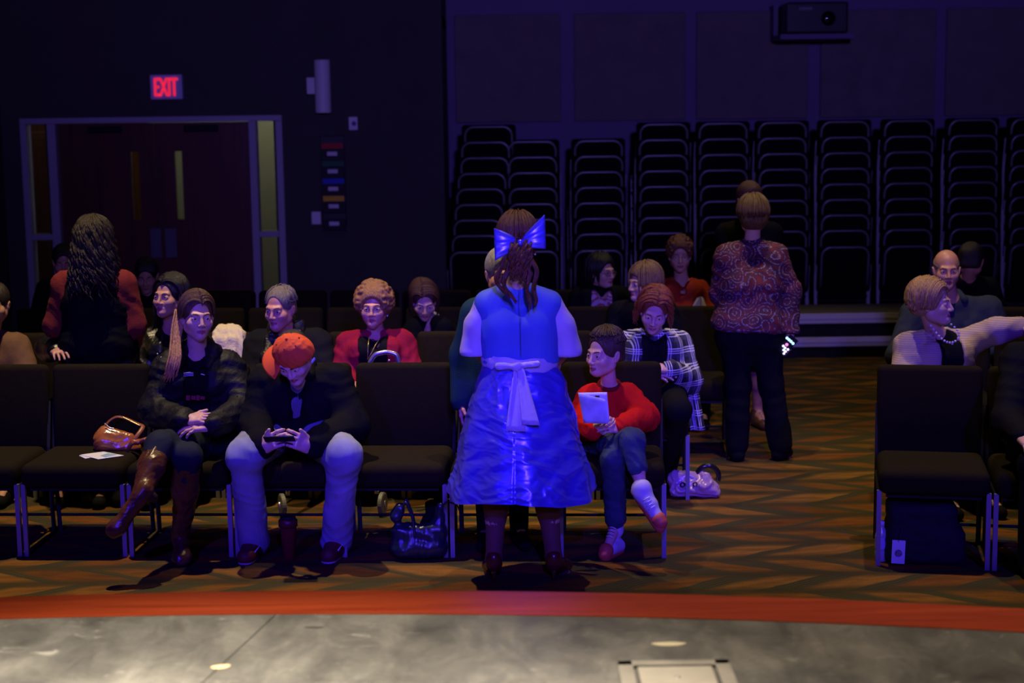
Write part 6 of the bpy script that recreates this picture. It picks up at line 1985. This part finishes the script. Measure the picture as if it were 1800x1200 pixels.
# cream jacket over the back of the second-row chair
cj = thing('cream_jacket', 'cream knitted jacket draped over a second-row chair back beside the grey-haired man', 'jacket', (W(405, 600, 9.5)[0], 9.5, .8))
c0 = np.array([W(405, 600, 9.5)[0], 9.5, .8])
A = [rc(W(386, 586, 9.40) - c0, W(420, 588, 9.40) - c0, .045, .045, .03), rc(W(382, 610, 9.36) - c0, W(422, 615, 9.36) - c0, .05, .05, .04), rc(W(392, 580, 9.44) - c0, W(412, 580, 9.44) - c0, .036, .036, .03), rc(W(424, 590, 9.38) - c0, W(424, 640, 9.32) - c0, .03, .035, .02), rc(W(384, 600, 9.36) - c0, W(388, 650, 9.32) - c0, .045, .05, .03), rc(W(408, 600, 9.35) - c0, W(408, 650, 9.30) - c0, .04, .05, .03)]
soft_obj('garment', mat('cream_wool', (0.68, 0.58, 0.30), .9, bump=.4, bscale=120), cj, A, (), .008, (7, 30, .008, (1, 1, .35)))

# papers held by the woman in rust
pp = thing('folded_paper', 'folded pale paper held up by the woman in the rust top', 'paper', W(1232, 538, 11.2))
q0 = np.array(W(1232, 538, 11.2))
MB().sheet(np.array([[W(1225, 523, 11.22) - q0, W(1231, 521, 11.2) - q0], [W(1214, 545, 11.2) - q0, W(1232, 546, 11.17) - q0]]), .002).build('leaf', M_paper, pp)
MB().sheet(np.array([[W(1232, 521, 11.2) - q0, W(1236, 523, 11.22) - q0], [W(1234, 546, 11.17) - q0, W(1248, 558, 11.2) - q0]]), .002).build('leaf', M_paper, pp)

# pale handbag on the carpet at the end of the second row
ph0 = G(1230, 878)
wb_ = thing('pale_handbag', 'glossy pale pink handbag with black rings on the carpet by the aisle', 'handbag', (ph0[0] - .02, ph0[1] + .06, 0))
M_pb = mat('pale_pink_patent', (0.48, 0.30, 0.33), .2, spec=.7, bump=.3, bscale=20)
soft_obj('bag_body', M_pb, wb_, [rc((-.10, 0, .05), (.10, 0, .045), .052, .045, .03), rc((-.11, .02, .11), (.03, .02, .12), .04, .03, .03), rc((.06, 0, .10), (.12, -.01, .04), .04, .02, .02), rc((-.02, -.03, .06), (.08, -.03, .09), .03, .02, .02)], [bxp((0, 0, -.1), (.4, .4, .1), None, .01, .005)], .007, (4, 28, .010))
a = np.linspace(-.4, math.pi + .4, 26)
MB().tube(np.stack([.075 + .062 * np.cos(a), .0 * a + .02, .115 + .062 * np.sin(a)], 1), .015, 10).build('handle', mat('black_patent', (0.012, 0.012, 0.012), .12, spec=.8), wb_, smooth=True)
a = np.linspace(0, 2 * math.pi, 18, endpoint=False)
for x in (-.005, -.075):
    MB().tube(np.stack([x + .012 * np.cos(a), -.05 + 0 * a, .085 + .012 * np.sin(a)], 1), .004, 6, 0, True).build('ring', MATS['black_patent'], wb_, smooth=True)

# black bag with a hang tag under the right-hand chair
sb0 = G(1632, 998)
sbg = thing('black_bag', 'black soft travel bag with a white hang tag under the right front chair', 'bag', (sb0[0], sb0[1] + .16, 0), -.15)
soft_obj('bag_body', mat('black_canvas', (0.006, 0.006, 0.008), .8, bump=.2, bscale=120), sbg, [bxp((0, 0, .145), (.165, .11, .145), None, .04, .03), bxp((0.02, 0, .09), (.185, .12, .09), None, .04, .03)], [bxp((0, 0, -.1), (.4, .4, .1), None, .01, .005)], .010, (5, 14, .006))
MB().tube(smooth_path([(-.07, -.03, .285), (-.05, -.04, .315), (.05, -.04, .315), (.07, -.03, .285)], 24), .008, 6).build('handle', M_blackcloth, sbg, smooth=True)
tg = MB().box((-.115, -.133, .068), (.062, .002, .115), (0, .03, 0)); to = tg.build('hang_tag', M_paper, sbg)
o = MB().lathe([(.001, .0015), (.018, .0015), (.018, -.001), (.001, -.001)], 20, (-.115, -.1352, .062), 'y').build('tag_emblem', mat('emblem_grey', (0.22, 0.17, 0.2), .7, var=.4, vscale=120), to)
MB().tube([(-.116, -.1355, .118), (-.113, -.136, .14), (-.10, -.128, .18)], .0015, 5).build('tag_string', M_ink, to)

wbot = G(1551, 990)
bt = thing('water_bottle', 'small clear water bottle beside the leg of the right front chair', 'bottle', (wbot[0] + .004, wbot[1] + .05, 0))
M_pet = mat('clear_plastic', (0.55, 0.55, 0.7), .12, trans=.35, spec=.6)
MB().lathe([(.026, 0), (.030, .006), (.030, .05), (.028, .055), (.030, .06), (.030, .125), (.024, .150), (.013, .170), (.013, .178)], 22).build('bottle_body', M_pet, bt, smooth=True)
MB().lathe([(.015, .176), (.015, .195), (.013, .197)], 18).build('cap', M_white, bt, smooth=True)
MB().lathe([(.0306, .065), (.0306, .12)], 22, cap=False).build('label_band', mat('bottle_label', (0.45, 0.4, 0.7), .5), bt, smooth=True)
